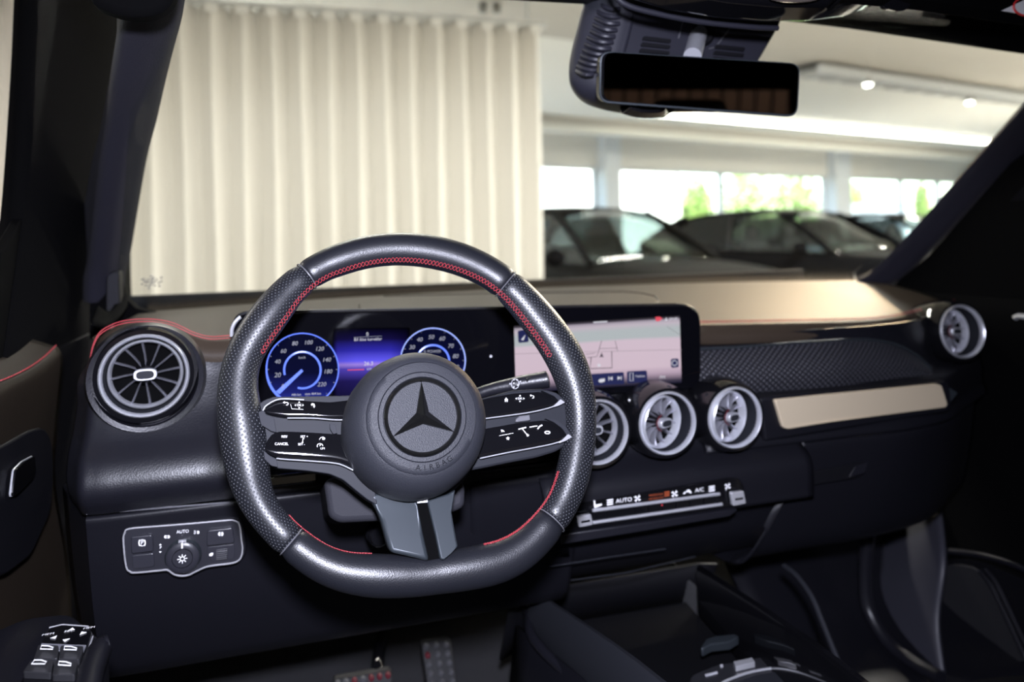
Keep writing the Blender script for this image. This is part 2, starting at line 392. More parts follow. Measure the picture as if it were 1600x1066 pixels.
for i in range(60):
    x = xr-.05-per*i
    if x > xl:
        if me_ is None: o = t.part('heading_tab', B().box((0, 0, 0), (.045, 0, 0), (0, .006, 0), (0, 0, .03)), HT, local=True, bevel=.004); me_ = o.data
        else:
            o = bpy.data.objects.new('heading_tab', me_); COL.objects.link(o); o.parent = t.o
        o.location = V((x, YC-.068, ZC-.035))-V(((xl+xr)/2, YC, 0))
t.part('curtain_rail', B().abox(xl-.1, xr+.06, YC-.03, YC+.03, ZC+.0, ZC+.04), FRAMEM)
t.part('drop_rod', B().tube([(xr-.1, YC, ZC+.04), (xr-.1, YC, 3.3)], .012).tube([(xl+.5, YC, ZC+.04), (xl+.5, YC, 3.3)], .012).tube([(-1.3, YC, ZC+.04), (-1.3, YC, 3.3)], .012), FRAMEM)

# ---- outside: ground, white building, shrubs
GRD = mat('outside_paving', (.45, .44, .40), .8); FACADE = mat('white_render', (.85, .85, .82), .7)
LEAF = mat('bright_leaf', (.24, .36, .09), .5); LEAF2 = mat('yellow_leaf', (.36, .44, .14), .5); BARK = mat('bark', (.1, .07, .05), .8)
b = B(); b.prism([wpos(-30, 0, .35), wpos(45, 0, .35), wpos(45, 0, 45), wpos(-30, 0, 45)], (0, 0, -.1)); single('outside_paving', b, GRD, 'pale sunlit paving outside the showroom windows', 'paving')
t = Thing('neighbour_building', 'sunlit white rendered building seen through the left showroom windows', 'building', wpos(0, 0, 18))
s0, s1 = sx(700, 300, 18), sx(1062, 300, 18)
t.part('wall', wbox(B(), s0-8, s1, 0, 7, 18, 24), FACADE); t.part('roof', wbox(B(), s0-8.2, s1+.2, 7, 7.3, 17.8, 24), GRD)
def foliage(c, rx, rz, n, rnd):
    b = B()
    for i in range(n):
        d = V((rnd.gauss(0, 1), rnd.gauss(0, 1), rnd.gauss(0, 1))).normalized()*(rnd.random()**.35)
        p = V(c)+V((d.x*rx, d.y*rx, d.z*rz)); s = rnd.uniform(.08, .17)
        a = V((rnd.gauss(0, 1), rnd.gauss(0, 1), rnd.gauss(0, .6))).normalized(); e = a.orthogonal().normalized()
        b.add([p-a*s, p+e*s*.5, p+a*s, p-e*s*.5], [(0, 1, 2, 3)])
    return b
rnd = random.Random(3)
for k, (u, off, rx, rz, zc, lab, m) in enumerate(((1088, 9, .65, 1.5, 1.9, 'slim green shrub outside just right of the white building', LEAF), (1165, 13, 1.3, 1.9, 2.4, 'broad green tree outside beside the window mullion', LEAF),
        (1245, 10, 1.1, 1.7, 2.2, 'bushy green tree outside left of the right column', LEAF), (1335, 13, .6, 1.6, 2.2, 'narrow yellow green shrub outside right of the right column', LEAF2), (1440, 14, .5, 1.9, 2.2, 'thin green shrub outside beside the delivery van', LEAF), (1200, 16, 2.6, 2.6, 3.2, 'tall pale green tree behind the other trees outside', LEAF2))):
    c = wpos(sx(u, 300, off), zc, off)
    t = Thing('tree', lab, 'tree', (c.x, c.y, 0), group='trees outside the showroom windows')
    t.part('foliage', foliage(c, rx, rz, 1500, rnd), m, smooth=0, kind='stuff'); t.part('trunk', B().tube([(c.x, c.y, .0), (c.x+.05, c.y, zc)], [.09, .05]), BARK)
# van outside
def orient(heading):
    f = V((sin(heading), cos(heading), 0)); l = V((-f.y, f.x, 0)); return Matrix(((f.x, l.x, 0), (f.y, l.y, 0), (0, 0, 1)))
vp = wpos(sx(1370, 310, 9), 0, 9)
t = Thing('delivery_van', 'pale grey box van parked outside the right hand window', 'van', vp, orient(az))
t.part('cargo_box', B().abox(-1.3, 1.0, -.9, .9, .5, 2.35), mat('van_grey', (.42, .46, .50), .4), local=True, bevel=.05); t.part('cab', B().prism([V((1.0, -.85, .5)), V((2.2, -.85, .5)), V((2.2, -.85, 1.1)), V((1.7, -.85, 1.9)), V((1.0, -.85, 1.9))], (0, 1.7, 0)), mat('van_white', (.8, .8, .8), .4), local=True, bevel=.04)
TYRE = mat('tyre', (.02, .02, .02), .8); RIM = mat('alloy_rim', (.35, .35, .37), .3, metal=1)
def wheel(t, x, y, r, side):
    w = t.part('wheel', B().lathe([(r*.62, -.1), (r*.95, -.1), (r, -.06), (r, .06), (r*.95, .1), (r*.62, .1)], (x, y, r), (0, 1, 0), 28), TYRE, local=True)
    b = B().lathe([(r*.64, .0), (r*.62, .085), (r*.56, .08), (r*.5, .03), (.0, .05)], (x, y, r), (0, side, 0), 28)
    t.part('wheel_rim', b, RIM, parent=w, local=True)
for x in (-.8, 1.6):
    for s in (-1, 1): wheel(t, x, s*.8, .34, s)

# ---- parked cars
PBLACK = mat('black_car_paint', (.006, .006, .007), .25, spec=.12); PGREY = mat('dark_grey_car_paint', (.012, .012, .012), .35, spec=.12); GLASSF = glass('front_side_glass', (.88, .92, .92), .04, power=7)
GLASSR = glass('rear_privacy_glass', (.16, .18, .18), .05, power=8)
for m_ in (PBLACK, PGREY): m_.node_tree.nodes['Principled BSDF'].inputs['IOR'].default_value = 1.07
SEATM = mat('car_seat', (.02, .02, .02), .7)
HEADL = mat('headlight', (.5, .5, .5), .1, metal=.6, coat=1)
def car(label, loc, heading, paint, hs=1.0, ls=1.0):
    t = Thing('parked_car', label, 'car', loc, orient(heading), group='parked cars in the showroom')
    st = [(-2.2, .42, .80, .66), (-2.12, .30, .94, .80), (-1.8, .22, 1.0, .88), (-1.2, .2, 1.0, .91), (-.4, .2, .985, .91), (.4, .2, .975, .91), (.95, .2, .96, .90), (1.4, .22, .93, .885), (1.8, .25, .87, .85), (2.08, .3, .76, .76), (2.2, .38, .60, .60)]
    rows = []
    for x, zl, zt, hw in st:
        zt *= hs
        half = [(.5*hw, zl), (.93*hw, zl+.03), (hw, zl+.2), (hw*.985, lerp(zl, zt, .6)), (hw*.97, zt-.1), (hw*.87, zt-.015), (hw*.5, zt+.02), (0, zt+.03)]
        prof = half+[(-y, z) for y, z in half[-2::-1]]
        rows.append([V((x*ls, y, z)) for y, z in prof])
    b = B().grid(surf(rows, 3, 3)); n = len(surf(rows, 3, 3)[0])
    b.f.append(tuple(range(n))); b.f.append(tuple(range(len(b.v)-n, len(b.v))))
    t.part('body', b, paint, local=True, smooth=50)
    zb, zr = .965*hs, 1.45*hs
    A0, A1 = V((.98*ls, .80, zb)), V((.22*ls, .60, zr-.035)); C0, C1 = V((-1.9*ls, .78, 1.0*hs)), V((-1.25*ls, .58, zr-.06))
    my = lambda p: V((p.x, -p.y, p.z))
    Bm, Bt = V((-.35*ls, .83, .985*hs)), V((-.45*ls, .61, zr-.02))
    rrow = []
    for fx, zz, yy in ((.26, -.04, .58), (.1, -.005, .59), (-.4, .02, .60), (-.9, .0, .59), (-1.3, -.055, .56)):
        rrow.append([V((fx*ls, yy*q, zr+zz+.035*(1-q*q))) for q in (-1.04, -.7, 0, .7, 1.04)])
    t.part('roof', B().grid(surf(rrow, 3, 3)), paint, local=True, solid=.02)
    def bow(p, q, k=.03): return spl([p, (p+q)/2+V((0, .0, k)), q], 5)
    for s in (1, -1):
        f = (lambda p: p) if s == 1 else my
        t.part('windscreen_pillar', B().tube([f(p) for p in bow(A0, A1)], .035), paint, local=True)
        t.part('door_pillar', B().tube([f(p) for p in bow(Bm, Bt, 0)], .03), GLOSS, local=True)
        t.part('rear_pillar', B().tube([f(p) for p in bow(C0, C1)], .07), paint, local=True)
        t.part('side_window', B().add([f(A0), f(A1), f(Bt), f(Bm)], [(0, 1, 2, 3)]), GLASSF, local=True, solid=.004, smooth=0)
        t.part('side_window', B().add([f(Bm), f(Bt), f(C1), f(C0)], [(0, 1, 2, 3)]), GLASSR, local=True, solid=.004, smooth=0)
        mr = t.part('door_mirror', B().ball(f(V((.72*ls, .98, zb+.06))), .1, 8, (.7, 1.0, .75)), PBLACK, local=True)
        hl = [V((2.08*ls, .70, .66*hs)), V((1.95*ls, .80, .70*hs)), V((1.80*ls, .845, .76*hs)), V((1.92*ls, .74, .79*hs)), V((2.08*ls, .56, .74*hs))]
        t.part('headlight', B().prism([f(p) for p in hl], (.05, 0, .01)), HEADL, local=True, bevel=.01)
        for x in (-1.35, 1.38): wheel(t, x*ls, s*.80, .345, s)
    W0, W1 = V((1.05*ls, 0, zb+.03)), V((.27*ls, 0, zr))
    t.part('windscreen', B().grid(surf([[my(A0), W0, A0], [my(A1), W1, A1]], 5, 4)), GLASSD, local=True, solid=.005)
    t.part('rear_window', B().grid(surf([[my(C0), V((-1.95*ls, 0, 1.0*hs)), C0], [my(C1), V((-1.3*ls, 0, zr-.03)), C1]], 5, 4)), GLASSR, local=True, solid=.005)
    t.part('grille', B().prism([V((2.16*ls, y, z)) for y, z in rounded([(-.42, .42), (.42, .42), (.5, .62), (-.5, .62)], .06)] if False else [V((2.15*ls, y, z)) for y, z in ((-.40, .40), (.40, .40), (.48, .60), (-.48, .60))], (.06, 0, 0)), GLOSS, local=True, bevel=.01)
    for y in (-.38, .38):
        b = B().abox(-.25*ls, .25*ls, y-.24, y+.24, .45, .70).prism([V((-.3*ls, y-.24, .6)), V((-.12*ls, y-.24, .6)), V((-.3*ls, y-.2, 1.12*hs)), V((-.38*ls, y-.2, 1.12*hs))], (0, .44, 0)).abox(-.40*ls, -.32*ls, y-.12, y+.12, 1.12*hs, 1.28*hs)
        t.part('seat', b, SEATM, local=True, bevel=.04)
    t.part('rear_bench', B().abox(-1.25*ls, -1.0*ls, -.72, .72, .5, 1.08*hs), SEATM, local=True, bevel=.05)
    t.part('floor_tub', B().abox(-1.8*ls, .9*ls, -.80, .80, .3, .45), SEATM, local=True)
    st2 = t.part('dashboard', B().abox(.55*ls, .95*ls, -.72, .72, .75, .93*hs), SEATM, local=True, bevel=.05)
    return t
HD = radians(163)
def place_car(u, d, hd, ls, hs):
    o = orient(hd); r = ray(u, 365); p = CAM + r*d
    q = o @ V((.62*ls, 0, 0)); return V((p.x-q.x, p.y-q.y, 0))
c1 = car('nearest dark parked car with a price sheet inside its windscreen, beside the curtain edge', place_car(985, 7.0, HD, 1, 1.0), HD, PGREY, 1.03)
c2 = car('black parked car in the middle of the row, with a long side window in view', place_car(1312, 9.0, HD, 1.02, .98), HD, PBLACK, 1.02, 1.05)
c3 = car('farthest parked car, half hidden by the right windscreen pillar', place_car(1468, 11.3, HD, 1, 1.0), HD, PGREY, .99)
m = c1.m; cc = [m @ V(p) for p in ((.93, .14, 1.035), (.93, .50, 1.035), (.66, .44, 1.185), (.66, .08, 1.185))]
single('price_sheet', B().prism(cc, (.003, 0, .003)), mat('paper', (.80, .76, .60), .8), 'cream price sheet lying behind the windscreen of the nearest parked car', 'sheet', smooth=0)
# ================================================================== CAR CABIN SHELL
XC = .362                                             # car centre line
def mx(p): return V((2*XC-p.x, p.y, p.z))
# pillar line (glass side), traced on the driver's side and mirrored
pil = [(188, 462, .63), (190, 430, .61), (197, 400, .585), (210, 320, .50), (222, 250, .42), (237, 190, .35), (250, 130, .27), (262, 80, .21), (275, 30, .15), (281, -6, .10), (295, -70, .0)]
PL = [hy(u, v, y) for u, v, y in pil]
PLs = spl(PL, 4)
def base_y(x): return .83-.40*((x-XC)/.74)**2*.5
# windscreen
base = [V((x, .66+.18*(1-((x-XC)/.76)**2), 1.150)) for x in (-.40, -.2, 0, XC, .75, .98, 1.20)]
top = [V((x, .03+.06*(1-((x-XC)/.6)**2)+.0, 1.575+.02*(1-((x-XC)/.6)**2))) for x in (-.245, -.1, .1, XC, .65, .88, 1.08)]
midr = [(a+c)/2+V((0, .03, .035)) for a, c in zip(base, top)]
t = Thing('windscreen', 'large clear windscreen in front of the dashboard', 'windscreen', (XC, .7, 1.15))
t.part('pane', B().grid(surf([base, midr, top], 4, 6)), GLASS, solid=.004, smooth=180)
# etched mark in the lower left corner
ws = surf([base, midr, top], 4, 6)
b = B(); rnd = random.Random(5)
o0 = hy(237, 442, .615)
for (u, v) in [(222, 437), (222, 444), (226, 440), (228, 446), (231, 437), (231, 441), (233, 447), (236, 432), (236, 437), (236, 441), (236, 445), (239, 437), (239, 442), (242, 440), (242, 446), (245, 437), (248, 442), (249, 447), (252, 434), (252, 440), (229, 441), (233, 451), (240, 434), (225, 436)]:
    p = hy(u, v, .60); s = .0011
    b.box(p, (s*1.4, 0, 0), (0, .0005, 0), (0, 0, s))
t.part('etched_mark', b, mat('etch_grey', (.10, .10, .10), .7), label='small dotted grey mark in the lower corner', kind='stuff')
# A pillar trims
PRs = spl([mx(hy(u, v, y)) for u, v, y in ((1322, 452, .63), (1345, 444, .60), (1372, 428, .56), (1420, 380, .48), (1480, 315, .39), (1540, 250, .30), (1600, 185, .20), (1650, 130, .12), (1720, 50, .0))], 4)
def pillar(lab, f, label):
    src = PLs if lab == 'l' else PRs
    t = Thing('windscreen_pillar', label, 'pillar', f(src[0]), group='windscreen pillars')
    rows = []
    for p in src:
        k = (p.z-1.15)/.4
        w = lerp(.115, .085, k) if lab == 'l' else lerp(.15, .13, k)
        prof = [p+V((.004, .014, .004)), p, p+V((-.008, -.012, -.003)), p+V((-.020, -.026, -.006)), p+V((-.034, -.031, -.008)), p+V((-.046, -.024, -.007)), p+V((-.056, .0, -.003)), p+V((-.075, .08, .0)), p+V((-w, .15, .01))]
        rows.append([f(q) for q in prof])
    t.part('trim_cover', B().grid([spl(r, 4) for r in rows]), FABRIC, solid=0, smooth=60)
    # rounded headliner end above the trim
    return t
tp = pillar('l', lambda p: p, 'black fabric covered windscreen pillar on the driver side, left of the curtain')
# grille piece at the pillar foot
gp = [hy(u, v, .575) for u, v in ((166, 432), (178, 423), (186, 424), (187, 470), (190, 484), (176, 490), (165, 487))]
g = tp.part('defroster_cover', B().prism(rounded(gp, .006), (0, .03, 0)), HARD, bevel=.002)
b = B()
for i in range(13):
    a = hy(169, 431+i*4.1, .573); c = hy(184, 428+i*4.1, .573); b.tube([a, c], .0011, 6)
tp.part('grille_rib', b, SENSOR, parent=g, kind='stuff')
tp.part('foot_trim', B().grid(surf([[hy(150, 480, .50), hy(170, 490, .54), hy(188, 462, .61), hy(189, 440, .62)], [hy(140, 510, .42), hy(168, 512, .47), hy(196, 484, .57), hy(192, 460, .62)]], 4, 4)), LINER, solid=.004)
tp.part('corner_filler', B().prism([hy(u, v, .60) for u, v in ((140, 450), (192, 462), (212, 482), (250, 492), (250, 530), (140, 530))], (0, .03, 0)), LINER)
tr = pillar('r', mx, 'black fabric covered windscreen pillar on the passenger side, right of the parked cars')
# headliner roof and front header
t = Thing('headliner', 'black headliner of the roof above the windscreen', 'headliner', (XC, -.4, 1.6))
hdr = [hy(u, v, y) for u, v, y in ((1180, 14, .17), (1255, 24, .165), (1310, 31, .16), (1400, 44, .15), (1500, 58, .135), (1600, 73, .11), (1660, 82, .09))]
hz0 = sum(p.z for p in hdr)/len(hdr)
xs = [-.30, -.15, .05, XC, .62, .8, .98, 1.05]
yf = lambda x: interp([(p.x, p.y) for p in hdr], x) if x > .5 else interp([(p.x, p.y) for p in hdr], 2*XC-x)
zf = lambda x: interp([(p.x, p.z) for p in hdr], x if x > .5 else 2*XC-x)
rows = [[V((x, yf(x)+.012, zf(x)+.03)) for x in xs], [V((x, yf(x), zf(x))) for x in xs], [V((x, yf(x)-.015, zf(x)-.004)) for x in xs], [V((x, yf(x)-.14, zf(x)+.03)) for x in xs], [V((x, -.5, 1.67)) for x in xs], [V((x, -2.2, 1.66)) for x in xs], [V((x, -2.45, 1.60)) for x in xs]]
t.part('roof_lining', B().grid(surf(rows, 3, 4)), LINER, solid=.006, smooth=60)
for sx_ in (-.49, 1.205):
    t.part('rear_side_panel', B().abox(sx_-.015, sx_+.015, -2.45, -.98, .4, 1.14), LINER)
    t.part('center_pillar', B().prism([V((sx_-.01, -1.05, 1.1)), V((sx_-.01, -.80, 1.1)), V((sx_+(.06 if sx_ < 0 else -.08), -.85, 1.62)), V((sx_+(.06 if sx_ < 0 else -.08), -1.02, 1.62))], (.03, 0, 0)), LINER)
    t.part('rear_pillar', B().prism([V((sx_-.01, -2.45, 1.1)), V((sx_-.01, -1.8, 1.1)), V((sx_+(.06 if sx_ < 0 else -.08), -1.9, 1.62)), V((sx_+(.06 if sx_ < 0 else -.08), -2.45, 1.62))], (.03, 0, 0)), LINER)
    t.part('roof_edge', B().prism([V((sx_-.02, -2.45, 1.54)), V((sx_-.02, .0, 1.50)), V((sx_+(.16 if sx_ < 0 else -.18), .0, 1.62)), V((sx_+(.16 if sx_ < 0 else -.18), -2.45, 1.66))], (0, 0, .04)), LINER)
t.part('tailgate_panel', B().abox(-.47, 1.19, -2.48, -2.44, .4, 1.13), LINER)
t.part('tailgate_header', B().abox(-.47, 1.19, -2.48, -2.42, 1.44, 1.66), LINER)
# rounded lining end over the driver's pillar (top left corner)
cp = [hy(u, v, .08) for u, v in ((150, -30), (150, 20), (200, 37), (235, 38), (262, 30), (279, 10), (284, -30))]
t.part('pillar_end_cover', B().prism(rounded(cp, .012), (0, -.03, 0)), LINER, bevel=.008)
vs = [hy(u, v, -.02) for u, v in ((1290, 26), (1310, 6), (1420, 16), (1600, 42), (1700, 56), (1700, -60), (1290, -60))]
t = Thing('sun_visor', 'black folded sun visor above the passenger side of the windscreen', 'sun visor', hy(1450, 10, -.02))
v_ = t.part('visor_panel', B().prism(rounded(vs, .012), (0, -.02, .008)), LINER, bevel=.006)
cl = [hy(u, v, -.045) for u, v in ((1373, 11), (1376, 15), (1402, 20), (1411, 17), (1419, 8), (1390, 0))]
t.part('visor_clip', B().prism(cl, (0, -.006, 0)), GLOSS, bevel=.001)
lp = [hy(u, v, -.0425) for u, v in ((1564, 17), (1600, 0), (1640, -16), (1640, 30), (1600, 23))]
lb = t.part('warning_label', B().prism(lp, (0, -.001, 0)), LABELW, parent=v_, smooth=0, label='white warning label')
ring = [hy(1606+22*cos(a), 10+15*sin(a), -.0445) for a in [2*pi*k/28 for k in range(28)]]
t.part('warning_ring', B().tube(ring, .0013, 6, True), LABELR, parent=v_)
# overhead console
t = Thing('overhead_console', 'gloss black overhead console at the top, right above the interior mirror', 'overhead console', hy(1190, 0, .0))
oc = [hy(u, v, .02) for u, v in ((958, -12), (985, 6), (1040, 22), (1110, 33), (1180, 39), (1250, 39), (1310, 32), (1350, 18), (1378, -10), (1390, -60), (960, -60))]
t.part('console_body', B().prism(oc, (0, -.05, .012)), GLOSS, bevel=.012, seg=4)
ob = [hy(u, v, .04) for u, v in ((950, -30), (972, 4), (1030, 22), (1110, 36), (1185, 43), (1215, 44), (1290, 40), (1340, 26), (1390, 0), (1400, -40))]
t.part('console_rim', B().tube(spl(ob[:6], 4), .0035, 10), SENSOR)
lens = [hy(1240+40*cos(a), -3+8*sin(a), -.034) for a in [2*pi*k/24 for k in range(24)]]
t.part('console_reflection', B().prism(lens, (0, -.004, 0)), mat('reflection_metal', (.75, .62, .55), .1, metal=.9), bevel=.001)  # pale metallic disc in place of the bright reflection on the gloss console
# sensor cover behind the mirror
t = Thing('sensor_cover', 'black ribbed camera and sensor cover behind the interior mirror', 'sensor cover', hy(1050, 60, .17))
sc_ = lambda pts, y: [hy(u, v, y) for u, v in pts]
front = [(960, -20), (985, 10), (1215, 44), (1186, 94), (1150, 175), (990, 178), (952, 160), (938, 120), (955, 60)]
rows = [sc_([(925, -40), (906, 30), (892, 85), (889, 118), (894, 140), (912, 160), (945, 172), (1000, 182)], .19),
        sc_([(928, -40), (910, 30), (897, 85), (894, 115), (899, 136), (917, 155), (948, 167), (1002, 176)], .165),
        sc_([(975, -40), (962, 30), (948, 80), (940, 112), (944, 135), (958, 152), (975, 160), (1010, 168)], .135),
        sc_([(1000, -40), (990, 30), (978, 80), (972, 112), (974, 130), (985, 145), (1000, 152), (1020, 158)], .13)]
t.part('side_shell', B().grid(surf(rows, 5, 5)), SENSOR, solid=.004, smooth=80)
mp = sc_([(978, -30), (1225, 20), (1218, 40), (1186, 95), (1140, 170), (1000, 172), (965, 130), (972, 80)], .135)
t.part('center_panel', B().prism(rounded(mp, .008), (0, .03, 0)), SENSOR, bevel=.004)
# ribs on the side shell
rbs = [((940, 8), (968, 14)), ((934, 19), (968, 26)), ((931, 29), (967, 37)), ((928, 39), (963, 47)), ((924, 49), (960, 57)), ((919, 59), (957, 66)), ((915, 69), (954, 76)), ((912, 78), (950, 85)), ((909, 87), (946, 93)), ((906, 95), (942, 101)), ((903, 103), (936, 109)), ((902, 111), (926, 116))]
for (a, c) in rbs:
    p = [hy(lerp(a[0], c[0], s), lerp(a[1], c[1], s)+3*sin(pi*s), lerp(.152, .131, s)-.010*sin(pi*s)) for s in (0, .2, .4, .6, .8, 1)]
    t.part('rib', B().tube(p, .0032, 8), SENSOR)
for (u0, v0, du, lab) in ((1005, 57, 43, 0), (1118, 70, 45, 1)):
    for i in range(4):
        q = [hy(u+k*i*-1.2, v, .133) for u, v, k in ((u0, v0+i*9.5, 2), (u0+du, v0+5+i*9.5, 1), (u0+du-2, v0+11+i*9.0, 1), (u0-3, v0+6+i*9.5, 2))]
        t.part('slot', B().prism(rounded(q, .002), (0, -.003, 0)), HARD, bevel=.001)
t.part('panel_seam', B().tube([hy(1068, 30, .1335), hy(1060, 60, .1335)], .0008, 6).tube([hy(1142, 42, .1335), hy(1118, 74, .1335), hy(1108, 76, .1335)], .0008, 6), SEAM)
t.part('camera_bulge', B().grid(surf([sc_([(968, 168), (1000, 172), (1034, 172), (1062, 170)], .15), sc_([(972, 178), (1000, 185), (1034, 184), (1048, 176)], .135), sc_([(985, 168), (1005, 174), (1030, 174), (1040, 168)], .11)], 5, 5)), GLOSS, solid=.003)
# interior mirror
t = Thing('interior_mirror', 'slim frameless interior mirror hanging from its cover, brown wall reflected in it', 'mirror', hy(1095, 130, .07))
mo = [hit(u, v, hy(1095, 130, .07), (-.20, -1, -.10)) for u, v in ((941, 80), (1252, 100), (1247, 181), (939, 158))]
mo = rounded(mo, .013, 6); mc = sum(mo, V())/len(mo)
t.part('mirror_housing', B().prism(mo, (0.001, .022, .003)), GLOSS, bevel=.005, seg=3)
mi = [mc+(p-mc)*.975+V((-.0003, -.0006, 0)) for p in mo]
t.part('mirror_pane', B().prism(mi, (.0, .004, 0)), MIRROR, bevel=0, smooth=0)
t.part('edge_trim', B().tube([p+V((0, .004, 0)) for p in mo], .0016, 8, True), SATIN2)
st_ = [hy(1092, 52, .135), hy(1088, 66, .115), hy(1082, 88, .085)]
t.part('mirror_arm', B().tube(spl(st_, 5), .0115, 16), CHROME)
t.part('arm_socket', B().lathe([(.0165, -.002), (.02, .004), (.016, .008), (.010, .006)], hy(1094, 50, .134), (0, -1, 0), 24), HARD)

# ---- doors
t = Thing('driver_door', 'black leather covered driver door with twin stitching, armrest and window switches', 'door', (-.42, .1, .6))
XD = -.41
dp = [hx(u, v, XD) for u, v in ((-260, 640), (-120, 640), (0, 606), (50, 583), (85, 560), (100, 540), (118, 560), (128, 640), (130, 800), (150, 1060), (160, 1300), (-260, 1300))]
up_ = [hx(u, v, XD) for u, v in ((-260, 560), (0, 575), (60, 560), (90, 540), (100, 520))]
rows = []
for i, (u, v) in enumerate(((-420, 700), (-200, 662), (-60, 622), (0, 604), (40, 586), (70, 566), (92, 545))):
    p = hx(u, v, XD)
    rows.append([p+V((-.06, 0, .02)), p+V((-.035, 0, .016)), p+V((-.008, 0, .005)), p, p+V((.004, 0, -.02)), p+V((-.004, 0, -.10)), V((XD-.01, p.y+.01, .95)), V((XD+.0, p.y+.03, .80)), V((XD, p.y+.05, .45))])
rows = [[V((XD+dx_, -1.0, z)) for dx_, z in ((-.06, 1.12), (-.035, 1.115), (-.008, 1.105), (0, 1.10), (.004, 1.08), (-.004, 1.0), (-.01, .95), (0, .80), (0, .45))]]+rows
t.part('door_panel', B().grid(surf(rows, 4, 4)), DOORM, solid=.006)
cc_ = [hx(u, v, -.445) for u, v in ((-20, 640), (100, 590), (165, 570), (212, 500), (197, 440), (180, 330), (120, 250), (60, 300), (0, 400), (-20, 500))]
t.part('mirror_corner_cover', B().prism(rounded(cc_, .01), (-.012, 0, 0)), LINER, bevel=.002)
for k in (0, 1):
    st = spl([r[3]+V((.0012-.004*k, 0, -.006+.011*k)) for r in rows], 8)
    b = B(); L = 0
    for a, c in zip(st, st[1:]): b.tube([lerp(a, c, .1), lerp(a, c, .85)], .0009, 5)
    t.part('stitching', b, RED, kind='stuff')
# door pull recess
hp = [hx(u, v, XD+.010) for u, v in ((15, 776), (20, 735), (33, 722), (50, 713), (52, 735), (46, 750), (22, 774))]
t.part('handle_recess', B().prism(rounded(hp, .004), (.003, 0, 0)), GLOSS, bevel=.0008)
t.part('handle_trim', B().tube(rounded(hp, .004), .0011, 6, True), CHROME, label='thin chrome outline')
ar = [hx(u, v, XD) for u, v in ((-60, 720), (0, 694), (40, 672), (60, 668), (72, 684), (76, 730), (72, 800), (40, 870), (0, 900), (-60, 910))]
t.part('armrest_panel', B().prism(rounded(ar, .015), (.006, 0, 0)), SOFTK, bevel=.004)
# armrest with switches
ZA = .905
sw = [hz(u, v, ZA) for u, v in ((77, 986), (98, 981), (138, 984), (145, 994), (118, 1075), (30, 1075))]
arm = [hz(u, v, ZA-.004) for u, v in ((-40, 1000), (40, 965), (110, 958), (160, 1000), (172, 1020), (150, 1100), (140, 1400), (-200, 1400))]
t.part('armrest', B().prism(rounded(arm, .012), (0, 0, -.05)), SOFTK, bevel=.006)
pan = t.part('switch_panel', B().prism(rounded(sw, .003), (0, 0, .003)), GLOSS, bevel=.001, label='gloss black switch panel')
t.part('panel_trim', B().tube([p+V((0, 0, .003)) for p in (hz(77, 986, ZA), hz(98, 981, ZA), hz(138, 984, ZA))], .0008, 6).tube([hz(145, 995, ZA+.003), hz(118, 1075, ZA+.003)], .0009, 6), BRIGHT, parent=pan)
for (q, lab) in ((((60, 1018), (92, 1019), (90, 1040), (53, 1040)), 0), (((95, 1019), (131, 1020), (124, 1041), (92, 1041)), 1), (((48, 1043), (84, 1043), (80, 1063), (36, 1061)), 2), (((86, 1043), (122, 1045), (117, 1066), (82, 1066)), 3)):
    s = [hz(u, v, ZA+.003) for u, v in q]
    s2 = t.part('window_switch', B().prism(rounded(s, .002), (0, 0, .006)), mat('switch_black', (.02, .02, .022), .3), parent=pan, bevel=.002)
    c = sum(s, V())/4+V((0, 0, .0095)); ex = (s[1]-s[0]).normalized(); ey = (s[0]-s[3]).normalized()
    w_ = .0052
    pts = [c+ex*a*w_+ey*e_*w_ for a, e_ in ((-1.1, -.5), (1.1, -.5), (1.1, .1), (.1, .6), (-1.1, .6))]
    t.part('window_icon', B().tube(pts, .0005, 5, True), WHITE, parent=pan)
rk = [hz(u, v, ZA+.003) for u, v in ((65, 1007), (135, 1010), (131, 1019), (60, 1017))]
t.part('recess_ledge', B().prism(rk, (0, 0, .001)), mat('ledge_grey', (.16, .16, .18), .4), parent=pan)
b = B(); c = hz(107, 993, ZA+.0035)
for dx_, dy_, r_ in ((0, .011, 0), (-.012, 0, 90), (.012, 0, -90), (0, -.009, 180)):
    a_ = radians(r_); tri = [(0, .003), (-.003, -.002), (.003, -.002)]
    b.prism([c+V((dx_+x*cos(a_)-y*sin(a_), dy_+x*sin(a_)+y*cos(a_), 0)) for x, y in tri], (0, 0, .0003))
for x in (-.017, 0, .017): text(b, 'MEM' if x else 'SET', lambda X, Y: hz(107, 987, ZA+.0038)+V((X, Y, 0)), x, .001, .005)
t.part('mirror_symbol', b, WHITE, parent=pan, smooth=0, kind='stuff')
b = B()
cur = spl([hz(u, v, ZA+.01) for u, v in ((133, 1100), (140, 1060), (148, 1035), (157, 1015), (168, 1010))], 5)
t.part('grab_handle', B().tube(cur, .010, 10), SOFTK)
# window frame of the door, glass
fr = [[hx(u, v, -.47) for u, v in ((190, 560), (180, 420), (190, 300), (235, 60), (260, -80))], [hx(u, v, -.47) for u, v in ((-40, 600), (-6, 380), (3, 310), (16, 120), (24, -60))]]
t.part('window_frame', B().grid(surf(fr, 5, 1)), LINER, solid=.03)
for k in (.35, .55):
    t.part('frame_seal', B().tube([p+V((.004, 0, 0)) for p in spl([lerp(a, c, k) for a, c in zip(fr[0], fr[1])], 5)], .0022, 8), GLOSS)
wp_ = [V((-.475, -1.0, 1.12)), V((-.475, .2, 1.12)), V((-.475, .2, 1.25)), V((-.40, -.1, 1.58)), V((-.40, -1.0, 1.60))]
t.part('side_glass', B().prism(wp_, (-.004, 0, 0)), glass('tinted_side_glass', (.84, .93, .86), .04), smooth=0)
